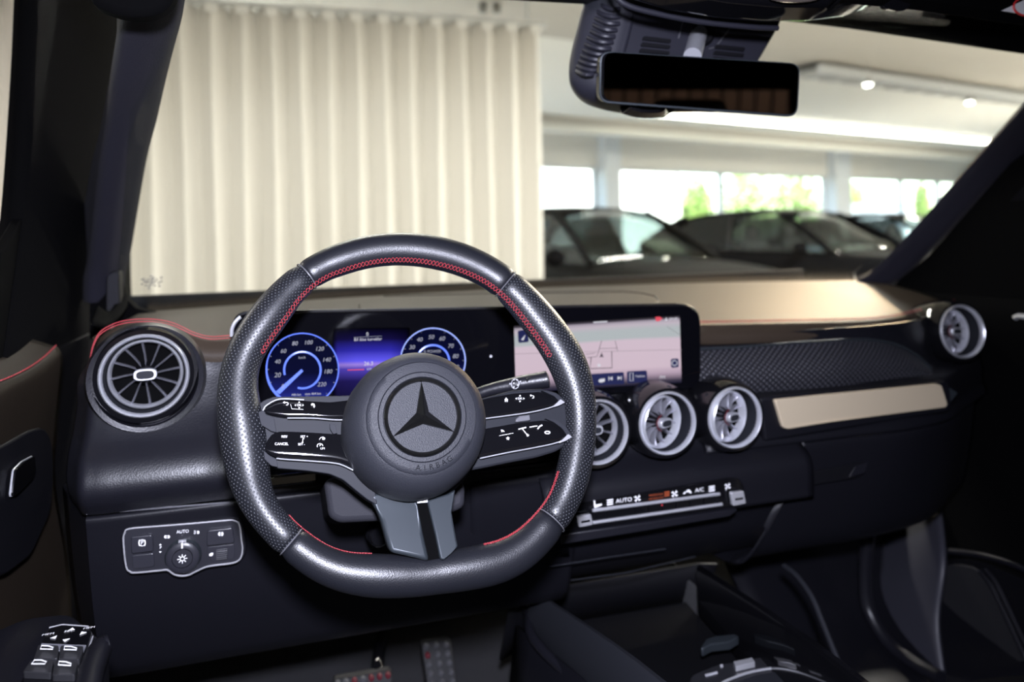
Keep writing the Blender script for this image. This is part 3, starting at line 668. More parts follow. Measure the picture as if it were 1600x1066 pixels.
# passenger door
t = Thing('passenger_door', 'black passenger door with speaker grille, half lost in shadow at the right edge', 'door', (1.13, .1, .6))
XR = 1.13
rows = []
for yy in (.52, .40, .3, .1, -.1, -.4, -.8):
    rows.append([V((XR+.06, yy, 1.16)), V((XR+.03, yy, 1.155)), V((XR, yy, 1.13)), V((XR-.01, yy, 1.08)), V((XR+.01, yy, .98)), V((XR+.015, yy, .82)), V((XR, yy, .68)), V((XR-.02, yy, .58)), V((XR-.02, yy, .42))])
t.part('door_panel', B().grid(surf(rows, 4, 4)), LINER, solid=.006)
pk = [hx(u, v, XR-.028) for u, v in ((1440, 940), (1455, 885), (1490, 872), (1530, 875), (1600, 905), (1700, 960), (1700, 1200), (1560, 1040), (1480, 1000), (1450, 980))]
t.part('door_pocket', B().prism(rounded(pk, .03, 6), (-.004, 0, 0)), HARD, bevel=.002)
t.part('pocket_edge', B().tube(spl([hx(u, v, XR-.03) for u, v in ((1350, 846), (1440, 858), (1520, 866), (1570, 878), (1620, 898))], 5), .006, 10), SOFT)
sp = [hx(u, v, XR-.033) for u, v in ((1466, 890), (1490, 880), (1525, 886), (1545, 905), (1575, 965), (1610, 1035), (1560, 1030), (1500, 990), (1468, 950))]
t.part('speaker_grille', B().prism(rounded(sp, .02, 5), (-.004, 0, 0)), dots('speaker_mesh', (.014, .014, .016), (.05, .05, .055), .5, .006, .005, .0012, .0008, uvs=False), bevel=.001)
for d in (0, 9):
    t.part('grille_bar', B().tube(spl([hx(u+d, v-d*.3, XR-.042) for u, v in ((1530, 892), (1548, 915), (1570, 960), (1598, 1020), (1620, 1066))], 5), .0035, 8), SOFT)
t.part('door_pull_chrome', B().tube(spl([hx(u, v, XR-.02) for u, v in ((1586, 497), (1592, 494), (1610, 497), (1640, 502))], 3), .005, 8), BRIGHT)
cc_ = [hx(u, v, 1.135) for u, v in ((1380, 500), (1400, 440), (1450, 400), (1640, 185), (1770, 60), (1900, 60), (1900, 520), (1500, 500))]
t.part('mirror_corner_cover', B().prism(rounded(cc_, .01), (.012, 0, 0)), LINER, bevel=.002)
frr = [[V((1.19, .50, 1.13)), V((1.17, .3, 1.30)), V((1.10, .05, 1.50)), V((1.03, -.2, 1.62))], [V((1.19, .26, 1.13)), V((1.17, .16, 1.30)), V((1.12, -.02, 1.47)), V((1.06, -.25, 1.58))]]
t.part('window_frame', B().grid(surf(frr, 5, 1)), GLOSS, solid=.03)
t.part('side_glass', B().prism([mx(p) for p in wp_], (.004, 0, 0)), glass('dark_side_glass', (.22, .25, .24), .04), smooth=0)
# ---- rear shell (only ever seen in the interior mirror)
t = Thing('rear_bench', 'black rear bench seat behind the camera', 'seat', (XC, -1.7, .5))
t.part('seat_back', B().abox(-.25, .97, -1.95, -1.75, .7, 1.12), DOORM, bevel=.04)
for x in (.63, ): t.part('headrest', B().abox(x-.14, x+.14, -1.92, -1.80, 1.10, 1.41), DOORM, bevel=.04)
# ---- cabin floor
t = Thing('cabin_floor', 'black carpeted cabin floor and bulkhead under the dashboard', 'carpet', (XC, .4, .42))
b = B().grid(surf([[V((x, y, z)) for y, z in ((-1.2, .42), (-.2, .42), (.35, .43), (.60, .50), (.80, .68), (.88, .95), (.90, 1.10), (.89, 1.165))] for x in (-.43, -.2, .1, .3, .5, .8, 1.17)], 3, 3))
t.part('floor_carpet', b, CARPET, solid=.01)
t.part('driver_kick_panel', B().abox(-.47, -.435, .0, .92, .40, 1.12), HARD)
t.part('driver_mat', B().prism(rounded([V((-.30, -.5, .437)), V((.17, -.5, .437)), V((.17, .34, .444)), V((-.30, .34, .444))], .05), (0, 0, .008)), CARPET, bevel=.003)
rows = [[V((x, y, z)) for x, y, z in ((.60, .42, .73), (.80, .45, .735), (1.0, .48, .74), (1.14, .49, .76))], [V((x, y, z)) for x, y, z in ((.64, .40, .62), (.82, .43, .62), (1.0, .47, .62), (1.14, .47, .62))], [V((x, y, z)) for x, y, z in ((.68, .34, .535), (.84, .37, .53), (1.0, .40, .53), (1.14, .40, .53))], [V((x, y, z)) for x, y, z in ((.72, .15, .50), (.86, .18, .49), (1.0, .2, .49), (1.14, .2, .49))]]
t.part('passenger_toe_board', B().grid(surf(rows, 5, 5)), SOFTK, solid=.01)
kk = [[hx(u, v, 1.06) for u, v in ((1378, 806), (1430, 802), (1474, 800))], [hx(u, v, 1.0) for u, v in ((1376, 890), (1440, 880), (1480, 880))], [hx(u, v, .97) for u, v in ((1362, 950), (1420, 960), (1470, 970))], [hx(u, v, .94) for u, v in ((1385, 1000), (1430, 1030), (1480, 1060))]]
t.part('kick_panel', B().grid(surf(kk, 5, 5)), mat('footwell_lit_plastic', (.030, .030, .040), .5), solid=.008, smooth=80)  # base colour lightened to stand in for flash light on this panel
t.part('wheel_arch_edge', B().tube(spl([hx(u, v, .89) for u, v in ((1362, 800), (1353, 870), (1353, 930), (1362, 965), (1388, 1005), (1425, 1035), (1470, 1060))], 5), .012, 12), SOFT)
# pedals
def pedal(name, label, cx_, pts, y, nx, ny, redrow):
    t = Thing(name, label, 'pedal', hy(*cx_, y), group='pedals under the steering wheel')
    q = [hy(u, v, yy) for u, v, yy in pts]
    t.part('pedal_plate', B().prism(rounded(q, .006), (0, .012, 0)), PEDAL, bevel=.002)
    for i in range(ny):
        for j in range(nx):
            a = lerp(q[0], q[1], (j+.5)/nx); c = lerp(q[3], q[2], (j+.5)/nx); p = lerp(a, c, (i+.5)/ny)
            t.part('stud', B().lathe([(.0, -.004), (.0035, -.003), (.0045, 0), (.0045, .004)], p, (0, 1, .0), 10), REDL if (i, j) in redrow else mat('stud_rubber', (.06, .06, .065), .5) if 'stud_rubber' not in MATS else MATS['stud_rubber'], label='red lit stud' if (i, j) in redrow else None)
    return t
tb = pedal('brake_pedal', 'wide brake pedal with studs, below the steering wheel, red lit at its top edge', (585, 1060), ((520, 1062, .40), (612, 1046, .40), (616, 1100, .37), (524, 1112, .37)), .40, 7, 3, {(0, 5), (0, 6), (0, 4), (0, 2)})
tb.part('pedal_arm', B().tube(spl([hy(u, v, y) for u, v, y in ((600, 990, .50), (593, 1015, .46), (589, 1046, .415), (588, 1066, .412))], 4), .010, 10), GLOSS)
ta = pedal('accelerator_pedal', 'upright accelerator pedal with studs, right of the brake pedal', (685, 1030), ((657, 1004, .44), (704, 1000, .44), (716, 1072, .40), (668, 1076, .40)), .42, 3, 5, {(2, 0)} and {(1, 0)})
# passenger seat
t = Thing('passenger_seat', 'dark passenger seat cushion just showing in the lower right corner', 'seat', (.78, -.35, .42))
cs = [[V((x, y,   .645+z-.09*((x-.80)/.3)**2)) for x in (.585, .66, .8, .98, 1.08)] for y, z in ((.10, -.14), (.09, -.05), (.05, -.005), (-.1, .01), (-.35, -.02), (-.5, -.03))]
t.part('seat_cushion', B().grid(surf(cs, 4, 4)), mat('seat_cloth', (.006, .0055, .006), .85, spec=.2), solid=.05)
t.part('seat_base', B().abox(.61, 1.04, -.45, .05, .43, .60), HARD, bevel=.02)
# ================================================================== DASHBOARD
def Z9(z): return z if z > .99 else z+.004+max(0, .97-z)*.10
t = Thing('dashboard', 'black leather dashboard with red stitching under the windscreen', 'dashboard', (XC, .3, 1.0)); DASH = t
stL = [hy(u, v, .245) for u, v in ((143, 566), (147, 545), (156, 526), (170, 515), (190, 507), (212, 503.5), (235, 503), (255, 505), (272, 509), (288, 516), (305, 524), (330, 530), (362, 528))]
stR = [hy(u, v, y) for u, v, y in ((1090, 505.5, .25), (1200, 503.5, .255), (1300, 501.5, .262), (1370, 499, .27), (1420, 490, .30), (1470, 476, .36), (1500, 470, .40))]
zs_tab = sorted([(p.x, p.z) for p in stL[2:]])+[(-.10, 1.147), (0, 1.146), (.3, 1.144), (.44, 1.138)]+[(p.x, p.z) for p in stR[:4]]+[(.90, 1.118), (1.0, 1.120), (1.15, 1.125)]
ys_tab = [(-.40, .52), (-.37, .44), (-.352, .33), (-.335, .262), (-.31, .245), (-.17, .245), (-.1, .238), (.42, .238), (.48, .25), (.6, .255), (.72, .262), (.82, .27), (.92, .30), (1.0, .36), (1.12, .42)]
zs = lambda x: interp(zs_tab, x)
ys = lambda x: interp(ys_tab, x)
yb = lambda x: .665+.18*(1-((x-XC)/.76)**2)
xs = [-.352, -.34, -.325, -.30, -.27, -.24, -.215, -.19, -.165, -.12, -.05, .1, .25, .40, .48, .56, .65, .75, .85, .93, 1.0, 1.07, 1.124]
rows = []
for k, f in enumerate((1, .8, .5, .25, .08, 0)):
    r = []
    for x in xs:
        zz = lerp(zs(x), 1.150, min(1, f*1.15)**.8) + .006*sin(pi*f)
        if x < -.33 and f < .6: zz -= (-.33-x)*.5*(1-f)
        r.append(V((x, lerp(ys(x), yb(x), f), zz)))
    rows.append(r)
rows.append([V((x, ys(x)-.012, zs(x)-.006)) for x in xs]); rows.append([V((x, ys(x)-.021, zs(x)-.017)) for x in xs]); rows.append([V((x, ys(x)-.020, zs(x)-.030)) for x in xs])
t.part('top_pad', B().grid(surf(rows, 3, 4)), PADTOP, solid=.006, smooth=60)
# raised speaker / hood cover with a rounded right end
cv = [hz(u, v, 1.163) for u, v in ((560, 474), (600, 463), (760, 459), (975, 456), (1005, 458.5), (1024, 463), (1029, 470), (1026, 478), (900, 484), (560, 488))]
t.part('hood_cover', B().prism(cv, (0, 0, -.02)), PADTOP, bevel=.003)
t.part('cover_seam', B().tube(cv[1:8], .0013, 6), HARD)
def stitch(pts, off, r=.0009, dash=True):
    b = B(); s = spl(pts, 8)
    acc = []
    L = 0
    for a, c in zip(s, s[1:]):
        n = max(1, int((c-a).length/.0045))
        for i in range(n):
            p, q = lerp(a, c, i/n), lerp(a, c, (i+.8)/n); b.tube([p+off, q+off], r, 5)
    return b
eps = V((0, -.006, .004))
t.part('stitching', stitch(stL, eps, .0007), RED, kind='stuff', label='red double stitching'); t.part('stitching', stitch(stL, eps+V((0, -.0015, -.0030)), .0007), RED, kind='stuff', label='red double stitching')
t.part('stitching', stitch(stR, V((0, 0, .0035)), .0006), RED, kind='stuff', label='red double stitching'); t.part('stitching', stitch(stR, V((0, -.004, .0018)), .0006), RED, kind='stuff', label='red double stitching')
# driver side fascia
rows = []
for k in range(9):
    r = []
    for x in (-.362, -.348, -.336, -.320, -.29, -.25, -.21, -.175, -.14, -.08, 0, .1, .2):
        A = [(ys(x)-.008, zs(x)-.008), (ys(x)-.018, zs(x)-.02), (.216, lerp(zs(x), 1.05, .45)), (.200, lerp(zs(x), 1.05, .75)), (.182, 1.052), (.160, 1.030), (.151, 1.008), (.157, .987), (.173, .969)][k]
        Bq = [(.228, 1.13), (.228, 1.11), (.228, 1.09), (.227, 1.07), (.222, 1.05), (.205, 1.035), (.192, 1.01), (.183, .987), (.178, .969)][k]
        f = min(1, max(0, (x+.175)/.05)); y, z = lerp(A[0], Bq[0], f), lerp(A[1], Bq[1], f)
        if x < -.334: y += (-.334-x)*2.2
        r.append(V((x, y, Z9(z))))
    rows.append(r)
fb = B().grid(surf(rows, 7, 7)); vc_ = hy(226, 587, .18)
fb.f = [f for f in fb.f if hypot(*(lambda m: (m.x-vc_.x, m.z-vc_.z))(sum((fb.v[i] for i in f), V())/4)) > .047]
t.part('driver_fascia', fb, SOFT, solid=.005, smooth=70)
# knee panel
rows = []
for y, z in ((.190, .9665), (.1735, .9655), (.176, .945), (.188, .88), (.203, .82), (.226, .757), (.242, .732), (.268, .714), (.34, .70)):
    r = []
    for x in (-.39, -.350, -.334, -.322, -.2, -.05, .1, .2, .23, .25):
        yy = y+(max(0, -.330-x)*2.2); r.append(V((x, yy, Z9(z))))
    rows.append(r)
t.part('knee_panel', B().grid(surf(rows, 3, 4)), SOFTK, solid=.005, smooth=60)
t.part('panel_edge', B().tube([hy(135, 803, .173), hy(250, 794, .1725), hy(372, 784.5, .172)], .0012, 6), SEAM)
t.part('panel_edge', B().tube([hy(430, 781, .176), hy(486, 774, .176)], .0012, 6).tube([hy(738, 753, .178), hy(864, 738, .178)], .0010, 6), SATIN)
t.part('lower_trim', B().box(hy(449, 742, .168), (.034, 0, 0), (0, .02, 0), (0, 0, .007)), GLOSS, bevel=.003)
t.part('lower_cover', B().grid(surf([[hy(u, v, .172) for u, v in ((735, 757), (800, 748), (872, 738))], [hy(u, v, .18) for u, v in ((735, 800), (800, 800), (880, 790))], [hy(u, v, .20) for u, v in ((735, 870), (810, 872), (890, 870))]], 4, 4)), SOFTK, solid=.004)
# passenger fascia (recess behind the band), band, strip
xsr = [.44, .5, .6, .7, .8, .9, .98, 1.06, 1.13]
def bx(x): return max(0, x-.86)*.55
rows = [[V((x, y+bx(x), Z9(z))) for x in xsr] for y, z in ((.238, 1.112), (.238, 1.098), (.234, 1.075), (.232, 1.05), (.222, 1.034), (.20, 1.028), (.186, 1.02), (.182, .99), (.182, .972), (.176, .962), (.176, .952), (.20, .949))]
t.part('passenger_fascia', B().grid(surf(rows, 4, 4)), SOFTK, solid=.005, smooth=60)
ydb = lambda u: interp([(1090, .222), (1300, .222), (1470, .245)], u)
bt = [(1086, 547), (1150, 544), (1230, 538), (1300, 533.5), (1345, 532), (1375, 534.5), (1405, 542), (1430, 556), (1450, 574), (1463, 593)]
bb = [(1086, 622), (1150, 616), (1230, 610), (1300, 606), (1345, 603), (1375, 601.5), (1405, 600), (1430, 598.5), (1450, 597.5), (1463, 597)]
rb = []; uvb = []
Rws = 6
top_ = [hy(u, v, ydb(u)) for u, v in bt]; bot_ = [hy(u, v, ydb(u)-.022) for u, v in bb]
bg_ = []
for i in range(Rws+1):
    f = i/Rws; bg_.append([lerp(a, c, f)+V((0, -.012*sin(pi*f), 0)) for a, c in zip(top_, bot_)])
gr = surf(bg_, 4, 3); b = B().grid(gr); uvb = [(p.x, p.z+p.y*.4) for p in b.v]
t.part('dotted_band', b, BAND, uv=uvb, smooth=180, label='black band with a raised dot pattern')
t.part('band_edge', B().tube(spl([p+V((0, -.002, .0015)) for p in top_], 5), .0022, 8), SATIN2, label='thin grey edge line')
so = [(1186, 622), (1211, 619), (1300, 611), (1400, 602), (1478, 596), (1484, 600), (1488, 634), (1481, 645), (1400, 658), (1300, 674), (1226, 686), (1196, 690)]
ysf = lambda u: interp([(1186, .168), (1300, .170), (1478, .182)], u)
hs_ = t.part('strip_housing', B().prism([hy(u, v, ysf(u)) for u, v in so], (0, .03, 0)), SOFTK, bevel=.004)
si = [(1211, 625), (1300, 616), (1400, 606.5), (1465, 600), (1472, 603), (1481, 632), (1478, 637), (1400, 647), (1300, 660), (1232, 671), (1224, 669)]
f_strip = [hy(u, v, ysf(u)-.006) for u, v in si]
t.part('trim_strip', B().prism(rounded(f_strip, .004), (0, .012, 0)), ALU, bevel=.0015, label='pale brushed aluminium trim strip')
tip = [hy(u, v, .19) for u, v in ((1474, 600), (1497, 614), (1483, 632))]
t.part('strip_end_cap', B().prism(rounded(tip, .003), (0, .02, 0)), SATIN2, bevel=.003)
# glove box
rows = []
for y, z, xl_ in ((.186, .9485, .604), (.177, .945, .603), (.181, .90, .590), (.192, .83, .560), (.206, .775, .535), (.228, .748, .524), (.26, .738, .520), (.34, .732, .52)):
    rows.append([V((lerp(xl_, 1.06, f), y+bx(lerp(xl_, 1.06, f))+.002, Z9(z))) for f in (0, .015, .2, .45, .7, .9, 1)])
gd = t.part('glovebox_door', B().grid(surf(rows, 3, 4)), SOFTK, solid=.006, smooth=60)
hd_ = [hy(u, v, .1775) for u, v in ((1268, 738), (1340, 724), (1354, 722), (1346, 744), (1335, 748), (1262, 760))]
t.part('handle_recess', B().prism(rounded(hd_, .003), (0, .004, 0)), HARD, parent=gd, bevel=.001)
hc = [hy(u, v, .1755) for u, v in ((1332, 731), (1352, 724), (1347, 742), (1322, 748))]
t.part('release_lever', B().prism(rounded(hc, .003), (0, -.006, .004)), SOFT, parent=gd, bevel=.002)
# centre stack
rows = [[V((x, y, Z9(z))) for x in (.19, .24, .3, .36, .44, .52, .56, .60)] for y, z in ((.215, 1.05), (.205, 1.0), (.196, .965), (.168, .945), (.156, .932), (.152, .915), (.152, .885), (.154, .872), (.175, .864), (.195, .85), (.215, .80), (.26, .75), (.33, .715))]
t.part('center_stack', B().grid(surf(rows, 3, 4)), SOFTK, solid=.005, smooth=60)
t.part('vent_surround', B().prism(rounded([hy(u, v, .205) for u, v in ((880, 610), (1100, 600), (1200, 608), (1195, 690), (1170, 735), (1040, 745), (940, 748), (880, 750))], .02), (0, .012, 0)), GLOSS, bevel=.004)
lg = [hy(u, v, .146) for u, v in ((872, 836), (1000, 818), (1152, 795), (1152, 799), (1140, 808), (1000, 832), (878, 852))]
t.part('stack_ledge', B().prism(lg, (0, .02, 0)), SOFT, bevel=.003)
t.part('stack_seam', B().tube([hy(857, 886, .19), hy(950, 871, .19), hy(1040, 858, .19)], .0010, 6).tube([hy(892, 907, .235), hy(980, 895, .235), hy(1086, 870, .235)], .0010, 6), SATIN)

# ---- climate panel
t = Thing('climate_panel', 'gloss black climate button bar with chrome rail under the round vents', 'control panel', hy(1030, 788, .146))
fcp = [hy(u, v, .148) for u, v in ((893, 800), (905, 788), (1140, 748), (1155, 748), (1163, 760), (1166, 786), (1160, 790), (905, 829), (893, 826))]
t.part('panel_body', B().prism(rounded(fcp, .004), (0, .02, 0)), GLOSS, bevel=.0015)
def rail(u0, v0, u1, v1, r, y): return B().tube([hy(u0, v0, y), hy(u1, v1, y)], r, 10)
t.part('rail', rail(926, 798, 1124, 772, .0022, .143), CHROME); t.part('rail', rail(926, 817, 1128, 788, .0022, .143), CHROME)
for (q) in (((899, 805), (921, 801), (924, 818), (902, 822)), ((1138, 768), (1158, 765), (1162, 785), (1141, 789))):
    c = [hy(u, v, .146) for u, v in q]
    k = t.part('temperature_toggle', B().prism(rounded(c, .0025), (0, -.007, 0)), BRIGHT, bevel=.0015)
    m_ = sum(c, V())/4; t.part('toggle_groove', B().box(m_+V((0, -.0072, 0)), (c[1]-c[0])*.30, (0, .001, 0), (0, 0, .0012)), GLOSS, parent=k)
for k in range(9):
    u = 937+k*21.5; v = 806-k*2.9
    c = [hy(u+a, v+e, .1465) for a, e in ((-9.5, -5.5), (9.5, -8), (9.7, 5.5), (-9.5, 8))]
    t.part('switch_key', B().prism(rounded(c, .001), (0, -.002, 0)), GLOSS, bevel=.0006)
CP = lambda u, v: hy(u, v, .1472)
sb, so_ = B(), B()
def cpt(b, s, u, v, size): text(b, s, lambda X, Y: CP(u+X, v-Y-X*-.0+X*-.12), 0, 0, size)
for s, u, v, z in (('AUTO', 975, 782, 9), ('A/C', 1093, 766, 8.5)): cpt(sb, s, u, v, z)
cpt(so_, 'PASSENGER', 1025, 773.5, 4.3); cpt(so_, 'AIR BAG OFF', 1025, 779, 4.0)
def icon_seat(b, u, v, s):
    pts = [(-5, 7), (-6, -6), (-4, -6), (-3, 2), (8, 1), (8, 4), (-3, 7)]
    b.prism([CP(u+x*s, v+y*s-x*s*.12) for x, y in pts], (0, -.0003, 0))
def icon_bars(b, u, v, s):
    for k in (-1, 0, 1): b.prism([CP(u+x*s, v+(y+k*3.6)*s-x*s*.12) for x, y in ((-5, -1), (5, -1.4), (5, .6), (-5, 1))], (0, -.0003, 0))
def icon_fan(b, u, v, s):
    for k in range(4):
        a = k*pi/2+.4; p = [(0, 0), (6*cos(a), 6*sin(a)), (5*cos(a+.7), 5*sin(a+.7))]
        b.prism([CP(u+x*s, v+y*s-x*s*.12) for x, y in p], (0, -.0003, 0))
def icon_car(b, u, v, s): b.prism([CP(u+x*s, v+y*s-x*s*.12) for x, y in ((-8, 3), (-7, 0), (-3, -1), (0, -4), (4, -4), (7, 0), (8, 3), (5, 3), (3, 0), (-3, 0), (-5, 3))], (0, -.0003, 0))
icon_seat(sb, 933, 787, .9); icon_bars(sb, 953, 785, .95); icon_fan(sb, 996, 779, 1); icon_fan(sb, 1054, 772, 1); icon_car(sb, 1074, 769, .8); icon_bars(sb, 1112, 764, .9); icon_fan(sb, 1137, 760, .9)
icon_bars(so_, 1042, 772, .8)
t.part('symbol', sb, WHITE, smooth=0, kind='stuff'); t.part('warning_text', so_, ORANGE, smooth=0, label='dim orange airbag warning text')
b = B(); b.prism([CP(1029+x, 789+y) for x, y in ((0, 0), (8, -1), (8, 1.2), (0, 2.2))], (0, -.0004, 0)); t.part('indicator', b, E_RED, smooth=0)

# ---- light switch panel
t = Thing('light_switch_panel', 'black light switch panel with chrome outline, left of the steering wheel', 'switch panel', hy(287, 860, .17))
YL = .170
def LP(u, v, d=0): return hy(u, v, YL-d)
ol = [(193, 846), (195, 833), (203, 826), (250, 822), (300, 818), (355, 813), (366, 813.5), (374, 820), (377.5, 845), (379, 858), (376, 872), (365, 879.5), (340, 883), (322, 886), (305, 893.5), (295, 898.5), (283, 900), (272, 897.5), (262, 891), (250, 891.5), (212, 895), (203, 893), (197, 884)]
oo = [LP(u, v) for u, v in ol]; c0 = sum(oo, V())/len(oo)
t.part('surround', B().prism([c0+(p-c0)*1.07+V((0, .006, 0)) for p in spl(oo, 3, True)], (0, .03, 0)), SOFTK, bevel=.004)
t.part('face_plate', B().prism(spl(oo, 3, True), (0, .02, 0)), mat('switch_face', (.016, .016, .021), .35), bevel=.001)
t.part('chrome_frame', B().tube([p+V((0, -.0004, 0)) for p in spl(oo, 4, True)], .0010, 8, True), BRIGHT)
BTN = mat('switch_button', (.020, .020, .026), .32)
def key(name, q, d=.003, m=BTN, r=.003): return t.part(name, B().prism(rounded([LP(u, v) for u, v in q], r), (0, -d, 0)), m, bevel=.0012)
key('parking_brake_button', ((205, 837), (239, 833.5), (241, 860), (206, 864)), .004)
key('lower_button', ((206, 867), (241, 863), (242, 885), (208, 889)), .002)
key('fog_lamp_button', ((324, 827), (364, 822.5), (367, 847), (323, 852)), .004)
key('level_recess', ((323, 855), (367, 850), (366, 873), (330, 877)), .0008)
lw = key('level_wheel', ((338, 859), (356, 857), (355, 872), (338, 874)), .004, mat('thumb_wheel', (.07, .07, .075), .35), .001)
for k in range(5): t.part('ridge', B().tube([LP(338.5, 861+k*3, .0042), LP(355.5, 859+k*3, .0042)], .0006, 6), BTN, parent=lw)
kc = LP(287, 867)
kb = t.part('rotary_switch', B().lathe([(.0185, 0), (.0185, .004), (.0172, .009), (.0150, .0105), (.0112, .0108), (.0108, .0085), (.0104, .0085), (.0100, .0108), (0, .0112)], kc, (0, -1, 0), 40), BTN)
t.part('switch_ring', B().lathe([(.0190, .002), (.0192, .0045), (.0178, .0075), (.0172, .0068)], kc, (0, -1, 0), 40), SATIN2, parent=kb)
t.part('pointer', B().box(kc+V((0, -.0105, .0145)), (.0008, 0, 0), (0, .0008, 0), (0, 0, .003)), WHITE, parent=kb)
t.part('ring_mark', B().box(kc+V((0, -.007, .018)), (.004, 0, 0), (0, .0014, 0), (0, 0, .0014)), BRIGHT, parent=kb)
b = B()
LQ = lambda u, v, d=.0008: (lambda X, Y: LP(u+X, v-Y-X*.08, d))
text(b, 'AUTO', LQ(285.5, 831), 0, 0, 7); text(b, 'P', LQ(222, 848.5, .0046), 0, 0, 9)
for sgn in (-1, 1):
    arc = [LP(222+sgn*5.2+sgn*2.2*cos(a)*1.0-sgn*2.2, 848.5+5.2*sin(a)*1.0, .0046) for a in [radians(-70+20*k) for k in range(8)]]
    b.tube(arc, .00045, 5)
b.tube([LP(222+4.6*cos(a), 848.5+5*sin(a), .0046) for a in [2*pi*k/20 for k in range(20)]], .0004, 5, True)
for (u, v, f) in ((261, 839, 1), (307, 832, 0)):                       # side light / headlight symbols
    for sg in ((-1, 1) if f else (1,)):
        b.prism([LP(u+sg*x, v+y, .0008) for x, y in ((1, -2.2), (3, -2.6), (4.6, -1), (4.6, 1), (3, 2.6), (1, 2.2))], (0, -.0003, 0))
        for k in (-1, 0, 1): b.tube([LP(u-sg*.2*f-sg*(1-f)*1, v+k*1.8, .0009), LP(u-sg*(4 if not f else .4), v+k*2.2, .0009)], .0003, 4)
for sg in (-1, 1):
    b.prism([LP(345+sg*x, 834.5+y, .0046) for x, y in ((.8, -3), (3, -3), (4.4, 0), (3, 3), (.8, 3))], (0, -.0003, 0))
text(b, 'P', LQ(251, 856), 0, 0, 6); b.prism([LP(250.5+x, 851+y, .0008) for x, y in ((-2, 1.2), (0, -1.4), (2, 1.2))], (0, -.0003, 0)); b.prism([LP(250.5+x, 863+y, .0008) for x, y in ((-2, -1.2), (0, 1.4), (2, -1.2))], (0, -.0003, 0))
b.prism([LP(330+x, 867+y, .001) for x, y in ((-3, -1), (0, -3), (3, -3), (3, 0), (1, 2), (-3, 2))], (0, -.0003, 0))
for k in range(8):
    a = k*pi/4; p = kc+V((0, -.0113, 0))
    b.box(p+V((.0040*cos(a), 0, .0040*sin(a))), V((cos(a), 0, sin(a)))*.0011, (0, .0002, 0), V((-sin(a), 0, cos(a)))*.0004)
b.tube([kc+V((.0022*cos(a), -.0113, .0022*sin(a))) for a in [2*pi*k/16 for k in range(16)]], .0005, 5, True)
t.part('symbol', b, WHITE, smooth=0, kind='stuff')

